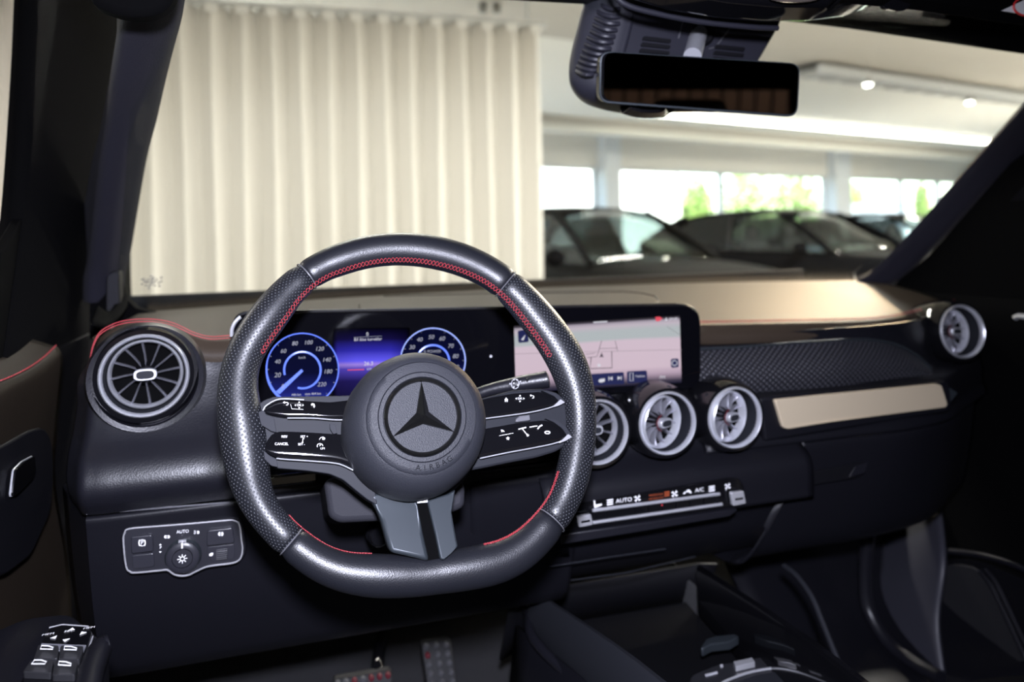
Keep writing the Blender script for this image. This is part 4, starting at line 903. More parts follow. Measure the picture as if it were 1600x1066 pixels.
# ---- air vents
def vent(label, c, R, n, pod=True, red=False, turn=0, tilt=(0, 0), dz=0, lip=False, group='round air vents of the dashboard'):
    n = V(n).normalized(); ex = V((0, 0, 1)).cross(n).normalized(); ey = n.cross(ex)
    rot = Matrix((ex, ey, n)).transposed()
    t = Thing('air_vent', label, 'air vent', c, rot, group=group)
    Z = (0, 0, 1); O = (0, 0, 0)
    t.part('bezel', B().lathe([(R*1.02, -.085), (R*1.16, -.06), (R*1.21, -.03), (R*1.18, -.010), (R*1.10, .002), (R*1.0, .002), (R*.98, -.01)], O, Z, 56), GLOSS, local=True)
    if lip: t.part('lower_lip', B().lathe([(R*1.15, -.05), (R*1.33, -.044), (R*1.36, -.022), (R*1.29, -.010), (R*1.18, -.012), (R*1.14, -.02)], (.001, -.0045, 0), Z, 56), SOFT, local=True)
    t.part('chrome_ring', B().lathe([(R*1.005, -.004), (R*1.0, .003), (R*.965, .0055), (R*.93, .004), (R*.905, -.001), (R*.90, -.004)], O, Z, 56), CHROME, local=True)
    t.part('inner_cone', B().lathe([(R*.905, -.002), (R*.88, -.008), (R*.865, -.022), (R*.86, -.05)], O, Z, 48), SATIN, local=True)
    tl = Matrix.Rotation(tilt[0], 3, 'X') @ Matrix.Rotation(tilt[1], 3, 'Y')
    def L(b): b.v = [tl @ p + V((0, 0, dz)) for p in b.v]; return b
    ir = t.part('inner_ring', L(B().lathe([(R*.85, -.022), (R*.84, -.015), (R*.80, -.013), (R*.765, -.017), (R*.755, -.026)], O, Z, 56)), CHROME, local=True)
    t.part('dark_throat', L(B().lathe([(R*.86, -.022), (R*.78, -.030), (R*.5, -.034), (0, -.034)], O, Z, 40)), LINER, local=True)
    me_ = None
    for k in range(12):
        if me_ is None:
            b = B(); pts = []
            for i in range(6):
                f = i/5; r = lerp(R*.20, R*.80, f); a = .10*sin(f*pi*.5); h = -.020-.004*sin(pi*f)
                pts.append((r, a*r, h, lerp(.0016, .0026, f)))
            rows = [[V((x, y-w/2, h-.010)), V((x, y-w/2, h)), V((x, y, h+.0016)), V((x, y+w/2, h)), V((x, y+w/2, h-.010))] for x, y, h, w in pts]
            b.grid(rows, True); n5 = 5; b.f.append((0, 1, 2, 3, 4)); b.f.append(tuple(range(len(b.v)-1, len(b.v)-6, -1)))
            o = t.part('slat', b, SLAT, local=True); me_ = o.data
        else:
            o = bpy.data.objects.new('slat', me_); COL.objects.link(o); o.parent = t.o
        o.matrix_local = Matrix.Translation((0, 0, dz)) @ (tl @ Matrix.Rotation(turn+2*pi*k/12, 3, 'Z')).to_4x4()
    hub = t.part('hub', L(B().lathe([(R*.30, -.036), (R*.27, -.022), (R*.16, -.016), (0, -.015)], O, Z, 28)), GLOSS, local=True)
    kn = B(); oval = [(R*.22*(1 if cos(a) > 0 else -1)*abs(cos(a))**.6, R*.115*(1 if sin(a) > 0 else -1)*abs(sin(a))**.7) for a in [2*pi*i/32 for i in range(32)]]
    kn.prism([V((x*1.18, y*1.25, -.016)) for x, y in oval], (0, 0, .009))
    t.part('knob_rim', L(kn), CHROME, local=True, bevel=.001)
    kn = B().prism([V((x*.9, y*.85, -.007)) for x, y in oval], (0, 0, .0012))
    t.part('knob', L(kn), SATIN, local=True, bevel=.0005)
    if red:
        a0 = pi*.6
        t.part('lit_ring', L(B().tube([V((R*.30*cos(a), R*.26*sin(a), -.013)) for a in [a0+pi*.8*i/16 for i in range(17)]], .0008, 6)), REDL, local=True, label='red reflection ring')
    return t
vent('round chrome ringed air vent left of the steering wheel', hy(226, 587, .176), .0465, (.10, -1, .06), tilt=(0, .0), lip=True)
vent('round chrome ringed air vent half hidden by the right of the steering wheel rim', hy(934, 675, .150), .0425, (.0, -1, .02), turn=.1)
vent('round chrome ringed air vent under the display, middle of three', hy(1042, 661, .150), .0425, (.0, -1, .02), red=True, turn=.2, tilt=(.05, .32), dz=.011)
vent('round chrome ringed air vent beside the aluminium strip, rightmost of three', hy(1147, 652, .150), .0425, (.0, -1, .02), red=True, turn=.15, tilt=(.05, .32), dz=.011)
vent('round chrome ringed air vent in shadow at the passenger end of the dashboard', hy(1502, 518, .265), .0465, (-.05, -1, .12), red=True, tilt=(.0, .15))

# ---- wide display: instrument cluster + map
t = Thing('wide_display', 'wide black glass display with blue gauges and a navigation map', 'display', hy(730, 560, .2))
YD = .196
def D(u, v, d=0): return hy(u, v, YD-d)
hw_ = [(371, 496), (384, 490.5), (1060, 477.5), (1080, 479), (1092, 489), (1095, 505), (1095, 590), (1090, 604), (1076, 609), (500, 642), (378, 645), (368, 630), (364, 560), (364, 512)]
ho = rounded([D(u, v) for u, v in hw_], .006)
t.part('display_housing', B().prism(ho, (0, .022, 0)), SGLASS, bevel=.0015)
t.part('frame_edge', B().tube([p+V((0, .009, 0)) for p in rounded([D(u, v) for u, v in hw_], .006)], .0030, 8, True), HARD)
t.part('frame_end', B().tube(spl([D(376, 495), D(368, 503), D(362.5, 514), D(362, 526)], 5), .0022, 8), CHROME, label='silver left end of the frame')
def gradient(name, stops, es, horiz=None):
    m = bpy.data.materials.new(name); m.use_nodes = True; n = m.node_tree; p = n.nodes['Principled BSDF']; L = n.links.new
    p.inputs['Base Color'].default_value = (0, 0, 0, 1); p.inputs['Roughness'].default_value = .15; p.inputs['Specular IOR Level'].default_value = .1
    uv = n.nodes.new('ShaderNodeTexCoord'); s = n.nodes.new('ShaderNodeSeparateXYZ'); L(uv.outputs['UV'], s.inputs[0])
    r = n.nodes.new('ShaderNodeValToRGB'); L(s.outputs['Y'], r.inputs[0])
    while len(r.color_ramp.elements) < len(stops): r.color_ramp.elements.new(.5)
    for e, (q, c) in zip(r.color_ramp.elements, stops): e.position = q; e.color = (*c, 1)
    L(r.outputs[0], p.inputs['Emission Color']); p.inputs['Emission Strength'].default_value = es
    if horiz:
        h = n.nodes.new('ShaderNodeValToRGB'); L(s.outputs['X'], h.inputs[0])
        while len(h.color_ramp.elements) < len(horiz): h.color_ramp.elements.new(.5)
        for e, (q, c) in zip(h.color_ramp.elements, horiz): e.position = q; e.color = (c, c, c, 1)
        mu = n.nodes.new('ShaderNodeMath'); mu.operation = 'MULTIPLY'; mu.inputs[1].default_value = es; L(h.outputs[0], mu.inputs[0]); L(mu.outputs[0], p.inputs['Emission Strength'])
    return m
def quad(u0, v0, u1, v1, sl=0, d=.0004):
    return B().add([D(u0, v1, d), D(u1, v1+sl*(u1-u0), d), D(u1, v0+sl*(u1-u0), d), D(u0, v0, d)], [(0, 1, 2, 3)])
UVQ = [(0, 0), (1, 0), (1, 1), (0, 1)]
g1 = gradient('cluster_glow', [(0, (.004, .004, .02)), (.30, (.015, .010, .10)), (.46, (.09, .06, .50)), (.515, (.36, .24, .80)), (.56, (.13, .11, .95)), (.70, (.03, .025, .42)), (.85, (.006, .004, .05)), (1, (0, 0, 0))], .95, [(0, 0), (.06, .8), (.3, 1), (.75, 1), (.95, .5), (1, 0)])
cl = t.part('cluster_screen', quad(520, 513, 640, 632, -.01), g1, uv=UVQ, smooth=0, solid=0, label='blue lit instrument screen')
def disc(u, v, r, d, n=48): return B().add([D(u+r*cos(2*pi*k/n), v+r*sin(2*pi*k/n), d) for k in range(n)], [tuple(range(n))])
def arc(u, v, r, a0, a1, d, n=48): return [D(u+r*cos(radians(lerp(a0, a1, k/n))), v-r*sin(radians(lerp(a0, a1, k/n))), d) for k in range(n+1)]
gface = gradient('gauge_face', [(0, (.03, .05, .45)), (.18, (.012, .016, .16)), (.45, (.003, .004, .03)), (1, (.002, .003, .02))], 1.0)
def uvd(n=48): return [(.5+.5*cos(2*pi*k/n), .5-.5*sin(2*pi*k/n)) for k in range(n)]
for (u, v, r, ri, nums, unit, uo) in ((472.5, 577.5, 56.5, 28.5, ((0, 442, 604), (20, 434, 586.5), (40, 434, 565.5), (60, 443, 549), (80, 461, 537), (100, 482, 535.5), (120, 499.5, 545.5), (140, 510.5, 562.5), (180, 512.5, 581), (220, 503, 601)), 'km/h', (472, 559)),
                                      (676.5, 563.5, 50.5, 25.5, ((20, 639, 559), (30, 644, 543), (40, 656, 531), (50, 674, 527), (60, 691, 529.5), (70, 704.5, 541), (80, 712, 557), (90, 712.5, 574)), '% POWER', (675.5, 549.5))):
    big = r > 52
    ga = t.part('gauge', disc(u, v, r, .0008), gface, uv=uvd(), smooth=0, label='round speed gauge with needle' if big else 'round power gauge')
    t.part('gauge_ring', B().tube(arc(u, v, r, 0, 360, .001, 72)[:-1], .0007, 6, True), E_LBLUE if not big else E_BLUE, parent=ga)
    t.part('inner_arc', B().tube(arc(u, v+1, ri, 195, -105, .001, 60) if big else arc(u, v+1.5, ri, 190, -60, .001, 60), .0012, 6), E_BLUE, parent=ga)
    if big:
        t.part('ring_glow', B().tube(arc(u, v, r-.5, 165, 275, .0012, 40), [.0004+.0012*sin(pi*k/40) for k in range(41)], 6), E_BLUE, parent=ga)
        t.part('needle', B().prism([D(471, 577, .0014), D(474, 580, .0014), D(437, 616, .0014), D(431, 612, .0014)], (0, -.0003, 0)), E_BLUE, parent=ga, smooth=0)
    b = B()
    for s, nu, nv in nums: text(b, str(s), lambda X, Y: D(nu+X, nv-Y-X*.03, .0018), 0, 0, 9.2 if s != 20 or not big else 10.5, slant=.2)
    text(b, unit, lambda X, Y: D(uo[0]+X, uo[1]-Y-X*.03, .0018), 0, 0, 5.6 if big else 6.2, slant=.15)
    for k in range(13):
        a = radians(225-270*k/12); b.prism([D(u+(r-4+x)*cos(a), v-(r-4+x)*sin(a)+y, .0016) for x, y in ((0, -.4), (2, -.4), (2, .4), (0, .4))], (0, -.0002, 0))
    t.part('numeral', b, E_GREY, parent=ga, smooth=0, kind='stuff')
b = B()
def dtxt(s, u, v, z, sl=.03): text(b, s, lambda X, Y: D(u+X, v-Y-X*sl, .002), 0, 0, z)
dtxt('0', 574, 522.5, 8); dtxt('Bil ikke køreklar', 575, 530.5, 6.6); dtxt('26.3', 576, 568.5, 8.6); dtxt('kW', 577, 577, 5); dtxt('446 km', 463, 617, 5); dtxt('max 464 km', 489, 615.5, 5); dtxt('°C', 470, 622, 5); dtxt('09', 480, 621.5, 5)
t.part('lettering', b, E_WHITE, smooth=0, kind='stuff')
t.part('rule_line', B().tube([D(553, 527.3, .002), D(597, 525.3, .002)], .0002, 4), E_GREY); t.part('power_line', B().tube([D(543, 578.3, .002), D(569, 577.5, .002)], .0006, 5), E_RED)
# map
mp_ = gradient('map_screen', [(0, (.01, .01, .03)), (.05, (.06, .05, .08)), (.16, (.48, .36, .46)), (.26, (.66, .52, .61)), (.66, (.66, .53, .62)), (.70, (.46, .50, .52)), (.82, (.46, .50, .52)), (.90, (.55, .48, .55)), (.945, (.40, .35, .42)), (.97, (.06, .05, .07)), (1, (.01, .01, .01))], .95)
b = B(); b.add([D(806, 614, .0004), D(1065, 598, .0004), D(1062, 493, .0004), D(803, 509, .0004)], [(0, 1, 2, 3)])
ms = t.part('map_screen', b, mp_, uv=UVQ, smooth=0, label='pale pink navigation map screen')
b = B()
def road(pts, r=.0005): b.tube([D(760+x/4, 450+y/4, .001) for x, y in pts], r, 5)
road([(180, 413), (600, 400), (1220, 386)], .0003)
t.part('road_line', b, E_ROAD2, parent=ms); b = B()
road([(720, 330), (705, 383), (690, 430), (630, 437)], .0004); road([(805, 330), (820, 393)], .0004); road([(700, 380), (815, 376)], .0003); road([(655, 435), (647, 505), (785, 500), (783, 395)], .0007); road([(1130, 240), (1170, 270), (1210, 290)], .0002); road([(620, 415), (680, 408)], .0003)
t.part('road_outline', b, E_ROAD, parent=ms, kind='stuff')
t.part('position_arrow', B().prism([D(940+x, 556+y, .0012) for x, y in ((0, -5), (3.5, 3), (0, 1.5), (-3.5, 3))], (0, -.0002, 0)), E_ROAD, parent=ms, smooth=0)
t.part('map_marker', disc(936, 571, 2.4, .0012, 14), E_WHITE, parent=ms, smooth=0)
def btn(q, r=.002): return t.part('screen_button', B().prism(rounded([D(u, v, .0008) for u, v in q], r), (0, -.0003, 0)), E_NAVY, parent=ms, smooth=0)
btn(((809, 517), (825, 515), (826, 534.5), (810, 536))); btn(((880, 587), (974.5, 581.5), (975.5, 600), (881, 605))); btn(((979.5, 580.5), (1010.5, 579), (1011.5, 597), (980, 599))); btn(((1048, 561), (1060, 560), (1060.5, 574), (1048.5, 575)), .003)
b = B()
for u in (954, 968):
    sg = -1 if u == 954 else 1; v = 591.5-(u-954)*.05
    b.prism([D(u+x*sg, v+y, .0014) for x, y in ((-3, -3), (2, 0), (-3, 3))], (0, -.0002, 0)); b.prism([D(u+x*sg, v+y, .0014) for x, y in ((2.2, -3), (3.2, -3), (3.2, 3), (2.2, 3))], (0, -.0002, 0))
text(b, 'Telefon', lambda X, Y: D(1000+X, 588-Y-X*.05, .0014), 0, 0, 5); text(b, 'FM', lambda X, Y: D(1035+X, 590-Y-X*.05, .0014), 0, 0, 7)
text(b, '09:09', lambda X, Y: D(1052+X, 498.5-Y-X*.05, .0014), 0, 0, 6)
b.prism([D(1041+x, 499+y, .0014) for x, y in ((0, -3), (2, 2), (-2, 2))], (0, -.0002, 0))
b.prism([D(u, v, .0014) for u, v in ((927, 503), (949, 501.8), (949, 503.6), (927, 504.8))], (0, -.0002, 0))
b.prism([D(940+x, 595+y, .0014) for x, y in ((-5, 0), (-3, -2.5), (5, -3.5), (5, 1), (0, 3), (-4, 2.5))], (0, -.0002, 0)); b.tube([D(1054+4*cos(a), 567.5+4*sin(a), .0014) for a in [2*pi*k/16 for k in range(16)]], .0005, 5, True)
b.tube([D(u, v, .0014) for u, v in ((984, 583), (989, 582.7), (989.3, 595), (984.3, 595.3))], .0004, 5, True); b.prism([D(817+x, 527+y, .0014) for x, y in ((-3, 4), (4, -4), (1, 5))], (0, -.0002, 0))
t.part('lettering', b, E_WHITE, parent=ms, smooth=0, kind='stuff')
t.part('status_symbol', B().prism([D(1029+x, 499+y, .0014) for x, y in ((-5, -3.5), (2, -4), (6, -1), (1, 3), (-4, 3))], (0, -.0002, 0)), E_RED, parent=ms, smooth=0)
t.part('sensor_dot', disc(767, 557, 2, .0012, 12), GREYP, smooth=0)

# ================================================================== CENTRE CONSOLE
t = Thing('center_console', 'black centre console tray with gloss rails between the front seats', 'console', (XC, .0, .5))
L0, L1, R0_, R1 = hz(841, 925, .737), hz(1042, 1066, .80), hz(1089, 885, .737), hz(1312, 1038, .79)
L2 = L1+(L1-L0)*.9; R2 = R1+(R1-R0_)*.9; L2.z = .81; R2.z = .80
ZF = .672
b = B().prism([V((L0.x+.01, L0.y+.02, ZF)), V((R0_.x-.01, R0_.y+.02, ZF)), V((R2.x, R2.y, ZF)), V((L2.x, L2.y, ZF))], (0, 0, -.02))
t.part('tray_floor', b, mat('tray_floor', (.006, .006, .007), .22, bump=('n', 500, .2, .0003)))
for nm, pts, s in (('left_rail', (L0, L1, L2), -1), ('right_rail', (R0_, R1, R2), 1)):
    rows = []
    for p in spl(list(pts), 6):
        o = V((s*1.0, 0, 0))
        rows.append([V((p.x, p.y, ZF-.01)), p+V((-s*.002, 0, -.006)), p, p+o*.006+V((0, 0, .001)), p+o*.012+V((0, 0, -.006)), p+o*.018+V((0, 0, -.03)), p+o*.022+V((0, 0, -.06))])
    t.part(nm.replace('left_', '').replace('right_', ''), B().grid(rows, True), GLOSS if s > 0 else SATIN, smooth=50, label='satin edged left rail' if s < 0 else 'gloss black right rail')
rows = []
for p in spl([L0+V((-.01, .02, 0)), L1, L2], 6): rows.append([p+V((-.021, 0, -.055)), p+V((-.030, 0, -.12)), V((p.x-.035, p.y, .58)), V((p.x-.04, p.y, .43))])
t.part('left_side_panel', B().grid(rows), SOFTK, solid=.004)
cv_ = [hz(u, v, .70) for u, v in ((801, 938), (818, 946), (826, 962), (828, 985), (838, 1004), (862, 1030), (905, 1066), (960, 1110))]
t.part('side_edge', B().tube(spl(cv_, 5), .007, 10), SOFT)
fr_ = [[hz(u, v, .715) for u, v in ((795, 945), (841, 920), (1089, 880), (1120, 880))], [V((p.x, p.y+.06, .60)) for p in (hz(795, 945, .715), hz(841, 920, .715), hz(1089, 880, .715), hz(1120, 880, .715))]]
t.part('front_wall', B().grid(fr_), HARD, solid=.004)
rows = []
for p in spl([R0_+V((0, .12, .01)), R0_, R1, R2], 5): rows.append([p+V((.022, 0, -.055)), p+V((.03, 0, -.12)), V((p.x+.035, p.y, .56)), V((p.x+.05, p.y, .43))])
t.part('right_side_panel', B().grid(rows), CARPET, solid=.004)
t.part('carpet_edge', B().tube(spl([hx(u, v, .60) for u, v in ((1225, 884), (1245, 900), (1268, 932), (1284, 970), (1300, 1010), (1316, 1050), (1330, 1090))], 4), .004, 8), SATIN, label='pale carpet edge bead')
clp = [hz(u, v, .70) for u, v in ((1095, 1026), (1103, 1012), (1118, 1007), (1148, 1004), (1155, 1008), (1140, 1017), (1112, 1020), (1099, 1027))]
t.part('cup_holder_clip', B().prism(clp, (0, 0, .012)), SATIN2, bevel=.003)
tp_ = [hz(u, v, .70) for u, v in ((1080, 1054), (1120, 1038), (1200, 1024), (1238, 1022), (1262, 1034), (1300, 1066), (1360, 1120), (1060, 1120))]
t.part('control_plate', B().prism(rounded(tp_, .008), (0, 0, -.02)), mat('plate_black', (.02, .02, .023), .25), bevel=.003)
for q, m_, lab in ((((1146, 1042), (1175, 1036), (1180, 1043), (1150, 1050)), BRIGHT, 'bright silver toggle'), (((1101, 1055), (1120, 1050), (1122, 1053), (1103, 1058)), GREYP, 'small grey dash mark'), (((1211, 1028), (1222, 1026), (1225, 1029), (1214, 1031)), GREYP, None), (((1125, 1040), (1129, 1039), (1130, 1043), (1126, 1044)), GREYP, None)):
    t.part('toggle_switch' if m_ is BRIGHT else 'switch_mark', B().prism(rounded([hz(u, v, .7005) for u, v in q], .001), (0, 0, .007 if m_ is BRIGHT else .0008)), m_, bevel=.001 if m_ is BRIGHT else 0, label=lab)
cf = [hz(u, v, .702) for u, v in ((1120, 1074), (1135, 1064), (1175, 1050), (1225, 1042), (1245, 1042), (1262, 1048), (1290, 1070), (1330, 1110))]
t.part('compartment_frame', B().tube(spl(cf, 4), .0016, 8), CHROME, label='thin silver compartment frame')
ci = [hz(u, v, .7012) for u, v in ((1140, 1072), (1180, 1056), (1228, 1048), (1246, 1049), (1282, 1078), (1310, 1110), (1120, 1110))]
t.part('compartment_lid', B().prism(rounded(ci, .006), (0, 0, .001)), SATIN, bevel=.001)
# ================================================================== STEERING WHEEL
TW = radians(21)
WN = V((0, -cos(TW), sin(TW))); WA = V((1, 0, 0)); WB = V((0, sin(TW), cos(TW)))
def wm(a, b, h=0): return W + WA*a + WB*b + WN*h
def wp(u, v, h=0): return hit(u, v, W+WN*h, WN)
def wpl(u, v, h=0):
    d = wp(u, v, h)-W; return d.dot(WA), d.dot(WB)
t = Thing('steering_wheel', 'flat bottomed black leather steering wheel with three pointed star in the centre', 'steering wheel', W)
OUTC = [(615, 365), (640, 366), (700, 374), (760, 397), (804, 425), (860, 482), (905, 540), (921, 575), (929, 637), (925, 720), (910, 782), (885, 822), (840, 880), (800, 905), (725, 920), (650, 931), (560, 931), (500, 914), (437, 866), (402, 830), (377, 797), (355, 750), (345, 692), (340, 640), (347, 562), (365, 522), (397, 477), (457, 418), (530, 380)]
INNC = [(600, 414), (650, 416), (700, 425), (740, 440), (775, 460), (807, 502), (832, 534), (852, 562), (861, 582), (868, 727), (869, 742), (860, 770), (840, 797), (817, 820), (784, 845), (760, 851), (717, 854), (607, 862), (555, 866), (525, 860), (500, 846), (474, 825), (450, 807), (432, 780), (420, 737), (399, 600), (399, 580), (412, 557), (440, 522), (460, 492), (484, 450), (515, 439), (565, 422)]
def polar(pts):
    r = []
    for u, v in pts:
        a, b_ = wpl(u, v); r.append((degrees(atan2(b_, a)), hypot(a, b_)*1000))
    r.sort(); return [(r[-1][0]-360, r[-1][1])]+r+[(r[0][0]+360, r[0][1])]
ro = polar(OUTC)
INNC += [(884, 655), (425, 700), (412, 650)]
ri = polar(INNC)
def cper(tab, a):
    a = (a+180) % 360-180
    s = 0
    for k in (-8, -4, 0, 4, 8): 
        x = (a+k+180) % 360-180; s += interp(tab, x)
    return s/5/1000
def ring_pt(a): 
    o, i = cper(ro, a), cper(ri, a); r = (o+i)/2; return r*cos(radians(a)), r*sin(radians(a)), (o-i)/2
def rim_section(a0, a1, n, ends=.0022):
    rows = []; uv = []; L = 0; prev = None
    for k in range(n+1):
        a = lerp(a0, a1, k/n); x, y, hw = ring_pt(a); x2, y2, _ = ring_pt(a+.5)
        tn = V((x2-x, y2-y)).normalized(); nr = V((tn.y, -tn.x))            # outward
        if nr.dot(V((x, y))) < 0: nr = -nr
        if prev is not None: L += hypot(x-prev[0], y-prev[1])
        prev = (x, y)
        e = min(k, n-k); hw -= ends*max(0, 1-e/2.0)**1.5
        row = []
        for j in range(36):
            p = 2*pi*j/36; cr, sr = cos(p), sin(p)
            row.append(wm(x+nr.x*cr*hw, y+nr.y*cr*hw, sr*min(hw*.92, .0185)))
        rows.append(row); uv += [(L, j/36*2*pi*.0185) for j in range(37)]
        row.append(row[0].copy())
    b = B(); b.grid(rows, False, False); n1 = 37
    b.f.append(tuple(range(36))); b.f.append(tuple(range(len(b.v)-37, len(b.v)-1)))
    return b, uv
sec = [('rim_leather', 52, 121, LEATHER, 'smooth leather top of the rim'), ('perforated_grip', 121, 217, PERF, 'perforated leather grip'), ('rim_leather', 217, 322, LEATHER, 'smooth leather bottom of the rim'), ('perforated_grip', 322, 412, PERF, 'perforated leather grip')]
for nm, a0, a1, m_, lab in sec:
    b, uv = rim_section(a0, a1, 64); t.part(nm, b, m_, uv=uv, smooth=75, label=lab)
for a in (52, 121, 217, 322):
    x, y, hw = ring_pt(a); x2, y2, _ = ring_pt(a+.5); tn = V((x2-x, y2-y)).normalized(); nr = V((tn.y, -tn.x))
    t.part('rim_seam', B().tube([wm(x+nr.x*cos(2*pi*j/40)*(hw-.0006), y+nr.y*cos(2*pi*j/40)*(hw-.0008), sin(2*pi*j/40)*(min(hw*.92, .0185)-.0003)) for j in range(40)], .0007, 6, True), SEAM)
def stitch_rim(a0, a1, phi, amp, per, r=.00032):
    b = B()
    Ltot = radians(abs(a1-a0))*.165; n = int(Ltot/per*10)
    for ph0 in (0, pi):
        pts = []
        for k in range(n+1):
            a = lerp(a0, a1, k/n); x, y, hw = ring_pt(a); x2, y2, _ = ring_pt(a+.5); tn = V((x2-x, y2-y)).normalized(); nr = V((tn.y, -tn.x))
            if nr.dot(V((x, y))) < 0: nr = -nr
            p = radians(phi)+amp*sin(2*pi*k/10+ph0); h2 = hw+.0003; d = min(hw*.92, .0185)+.0003
            pts.append(wm(x+nr.x*cos(p)*h2, y+nr.y*cos(p)*h2, sin(p)*d))
        b.tube(pts, r, 5)
    return b
t.part('red_stitching', stitch_rim(22, 150, 148, .17, .0075), RED, kind='stuff', label='braided red stitching on the upper inner rim')
t.part('red_stitching', stitch_rim(-66, -22, 163, .09, .0065, .00038), RED, kind='stuff', label='braided red stitching on the lower inner rim')
t.part('red_stitching', stitch_rim(-150, -112, 178, .10, .0065, .00038), RED, kind='stuff', label='braided red stitching on the lower inner rim')

# spokes: satin carrier, gloss key pods
def poly(pts, h): return [wp(u, v, h) for u, v in pts]
hub_back = B().lathe([(.058, -.045), (.070, -.03), (.072, -.004), (.066, .004)], wm(0, 0), WN, 48)
t.part('hub_shell', hub_back, HARD)
carL = [(398, 652), (402, 634), (411, 626), (427, 620), (450, 620), (560, 618), (575, 700), (590, 790), (574, 781), (555, 766), (536, 750), (515, 741), (480, 736), (432, 732), (418, 722), (404, 706), (397, 680)]
t.part('spoke_carrier', B().prism(rounded(poly(carL, .004), .003), -WN*.022), SATIN, bevel=.003)
carR = [(740, 626), (800, 610), (846, 607), (872, 614), (886, 628), (897, 668), (897, 684), (888, 694), (868, 706), (838, 715), (790, 724), (752, 732), (735, 735), (730, 660)]
t.part('spoke_carrier', B().prism(rounded(poly(carR, .004), .003), -WN*.022), SATIN, bevel=.003)
pods = [
 ('key_pod', [(411, 640), (416, 634), (431, 626), (446, 624), (475, 626), (515, 628.5), (538, 626), (560, 623), (562, 656), (535, 655.5), (510, 655), (487, 653), (447, 653), (428, 650), (415, 646)]),
 ('key_pod', [(413, 703), (416, 690), (425, 678), (436, 674), (460, 674.5), (490, 676), (520, 678), (556, 680), (566, 748), (548, 731), (532, 725), (520, 722.5), (485, 719.5), (447, 717), (432, 716), (420, 710)]),
 ('key_pod', [(735, 630), (747, 625.5), (775, 619.5), (803, 614.5), (845, 612), (866, 619), (876, 628), (862, 634.5), (830, 643), (790, 649), (735, 657)]),
 ('key_pod', [(735, 676), (760, 669.5), (812, 660.5), (850, 656.5), (867, 660), (880, 671), (887, 682), (868, 691), (828, 699.5), (790, 706.5), (735, 718)])]
PB = []
for nm, q in pods:
    lab = ['upper left gloss black key pod', 'lower left gloss black key pod', 'upper right gloss black key pod', 'lower right gloss black key pod'][len(PB)]
    o = rounded([V((*wpl(u, v, .0105), 0)) for u, v in q], .0025)
    i0 = min(range(len(o)), key=lambda i: o[i].x); o = o[i0:]+o[:i0]; i1 = max(range(len(o)), key=lambda i: o[i].x)
    c1, c2 = [(p.x, p.y) for p in o[:i1+1]], [(p.x, p.y) for p in (o[i1:]+o[:1])[::-1]]
    if sum(p[1] for p in c1)/len(c1) < sum(p[1] for p in c2)/len(c2): c1, c2 = c2, c1
    c1.sort(); c2.sort(); rows = []
    x0, x1 = o[0].x, o[i1].x
    for k in range(41):
        x = lerp(x0, x1, (1-cos(pi*k/40))/2); yt, ybm = interp(c1, x), interp(c2, x); row = [wm(x, yt, -.004)]
        for j in range(13):
            f = j/12; h = .0125-.0042*max(0, 1-f/.86)**2-.10*max(0, f-.86)**2; row.append(wm(x, lerp(yt, ybm, f), h))
        row.append(wm(x, ybm, -.004)); rows.append(row)
    b = B().grid(rows); n = len(rows[0]); b.f.append(tuple(range(n))); b.f.append(tuple(range(len(b.v)-n, len(b.v))))
    p = t.part(nm, b, GLOSS, smooth=50, label=lab); PB.append(p)
lines = [([(449, 653.5), (490, 653.7), (520, 656), (545, 656.5)], 0), ([(432, 716.5), (447, 718), (485, 720.5), (520, 723.5), (535, 727), (552, 735)], 1), ([(745, 656), (790, 650), (828, 644.5), (858, 637.5), (878, 629.5)], 2), ([(750, 716.5), (790, 708), (828, 701), (868, 692.5), (889, 683)], 3), ([(411, 642), (416, 634), (431, 625.5), (446, 623.5), (475, 625)], 0)]
for pts, k in lines:
    pp = [wp(u, v, .0118) for u, v in pts]; t.part('chrome_line', B().tube(spl(pp, 5), [.0007]*(5*(len(pp)-1)+1), 6), CHROME, parent=PB[k])
for q, k in (([(876, 624), (883, 629), (873, 634), (862, 637)], 2), ([(888, 678), (894, 683), (884, 689), (873, 693)], 3)):
    t.part('silver_tip', B().prism(rounded(poly(q, .0125), .001), -WN*.004), BRIGHT, parent=PB[k], bevel=.0008)
for q, lab in (([(403, 644), (412, 641), (416, 648), (428, 652), (432, 676), (424, 674), (408, 664)], 'l'), ([(402, 700), (412, 704), (421, 712), (432, 718), (434, 730), (424, 728), (406, 710)], 'l'), ([(846, 610), (868, 614), (884, 627), (877, 630), (866, 619)], 'r'), ([(852, 654), (870, 657), (885, 668), (893, 680), (887, 682), (879, 670), (866, 660)], 'r')):
    t.part('spoke_bracket', B().prism(rounded(poly(q, .0105), .001), -WN*.012), MATS.get('bracket_satin') or mat('bracket_satin', (.022, .023, .028), .5, spec=.06), bevel=.0015)
cb = [(515, 662), (524, 664), (527, 677), (521, 678.5), (516, 671)]
t.part('bridge_cap', B().prism(rounded(poly(cb, .011), .0006), -WN*.006), MATS['bracket_satin'], bevel=.0008)
t.part('bridge_panel', B().prism(poly([(828, 648), (812, 650), (806, 655), (806, 660), (829, 657)], .010), -WN*.006), mat('bridge_grey', (.10, .10, .11), .35), bevel=.001)
b = B()
KH = .0126
def kt(s, u, v, z, sl=.0): text(b, s, lambda X, Y: wp(u+X, v-Y+X*sl, KH), 0, 0, z)
def kp(pts, u, v, s=1): b.prism([wp(u+x*s, v+y*s, KH) for x, y in pts], WN*.0002)
def kl(pts, u, v, r=.0003, closed=False): b.tube([wp(u+x, v+y, KH) for x, y in pts], r, 4, closed)
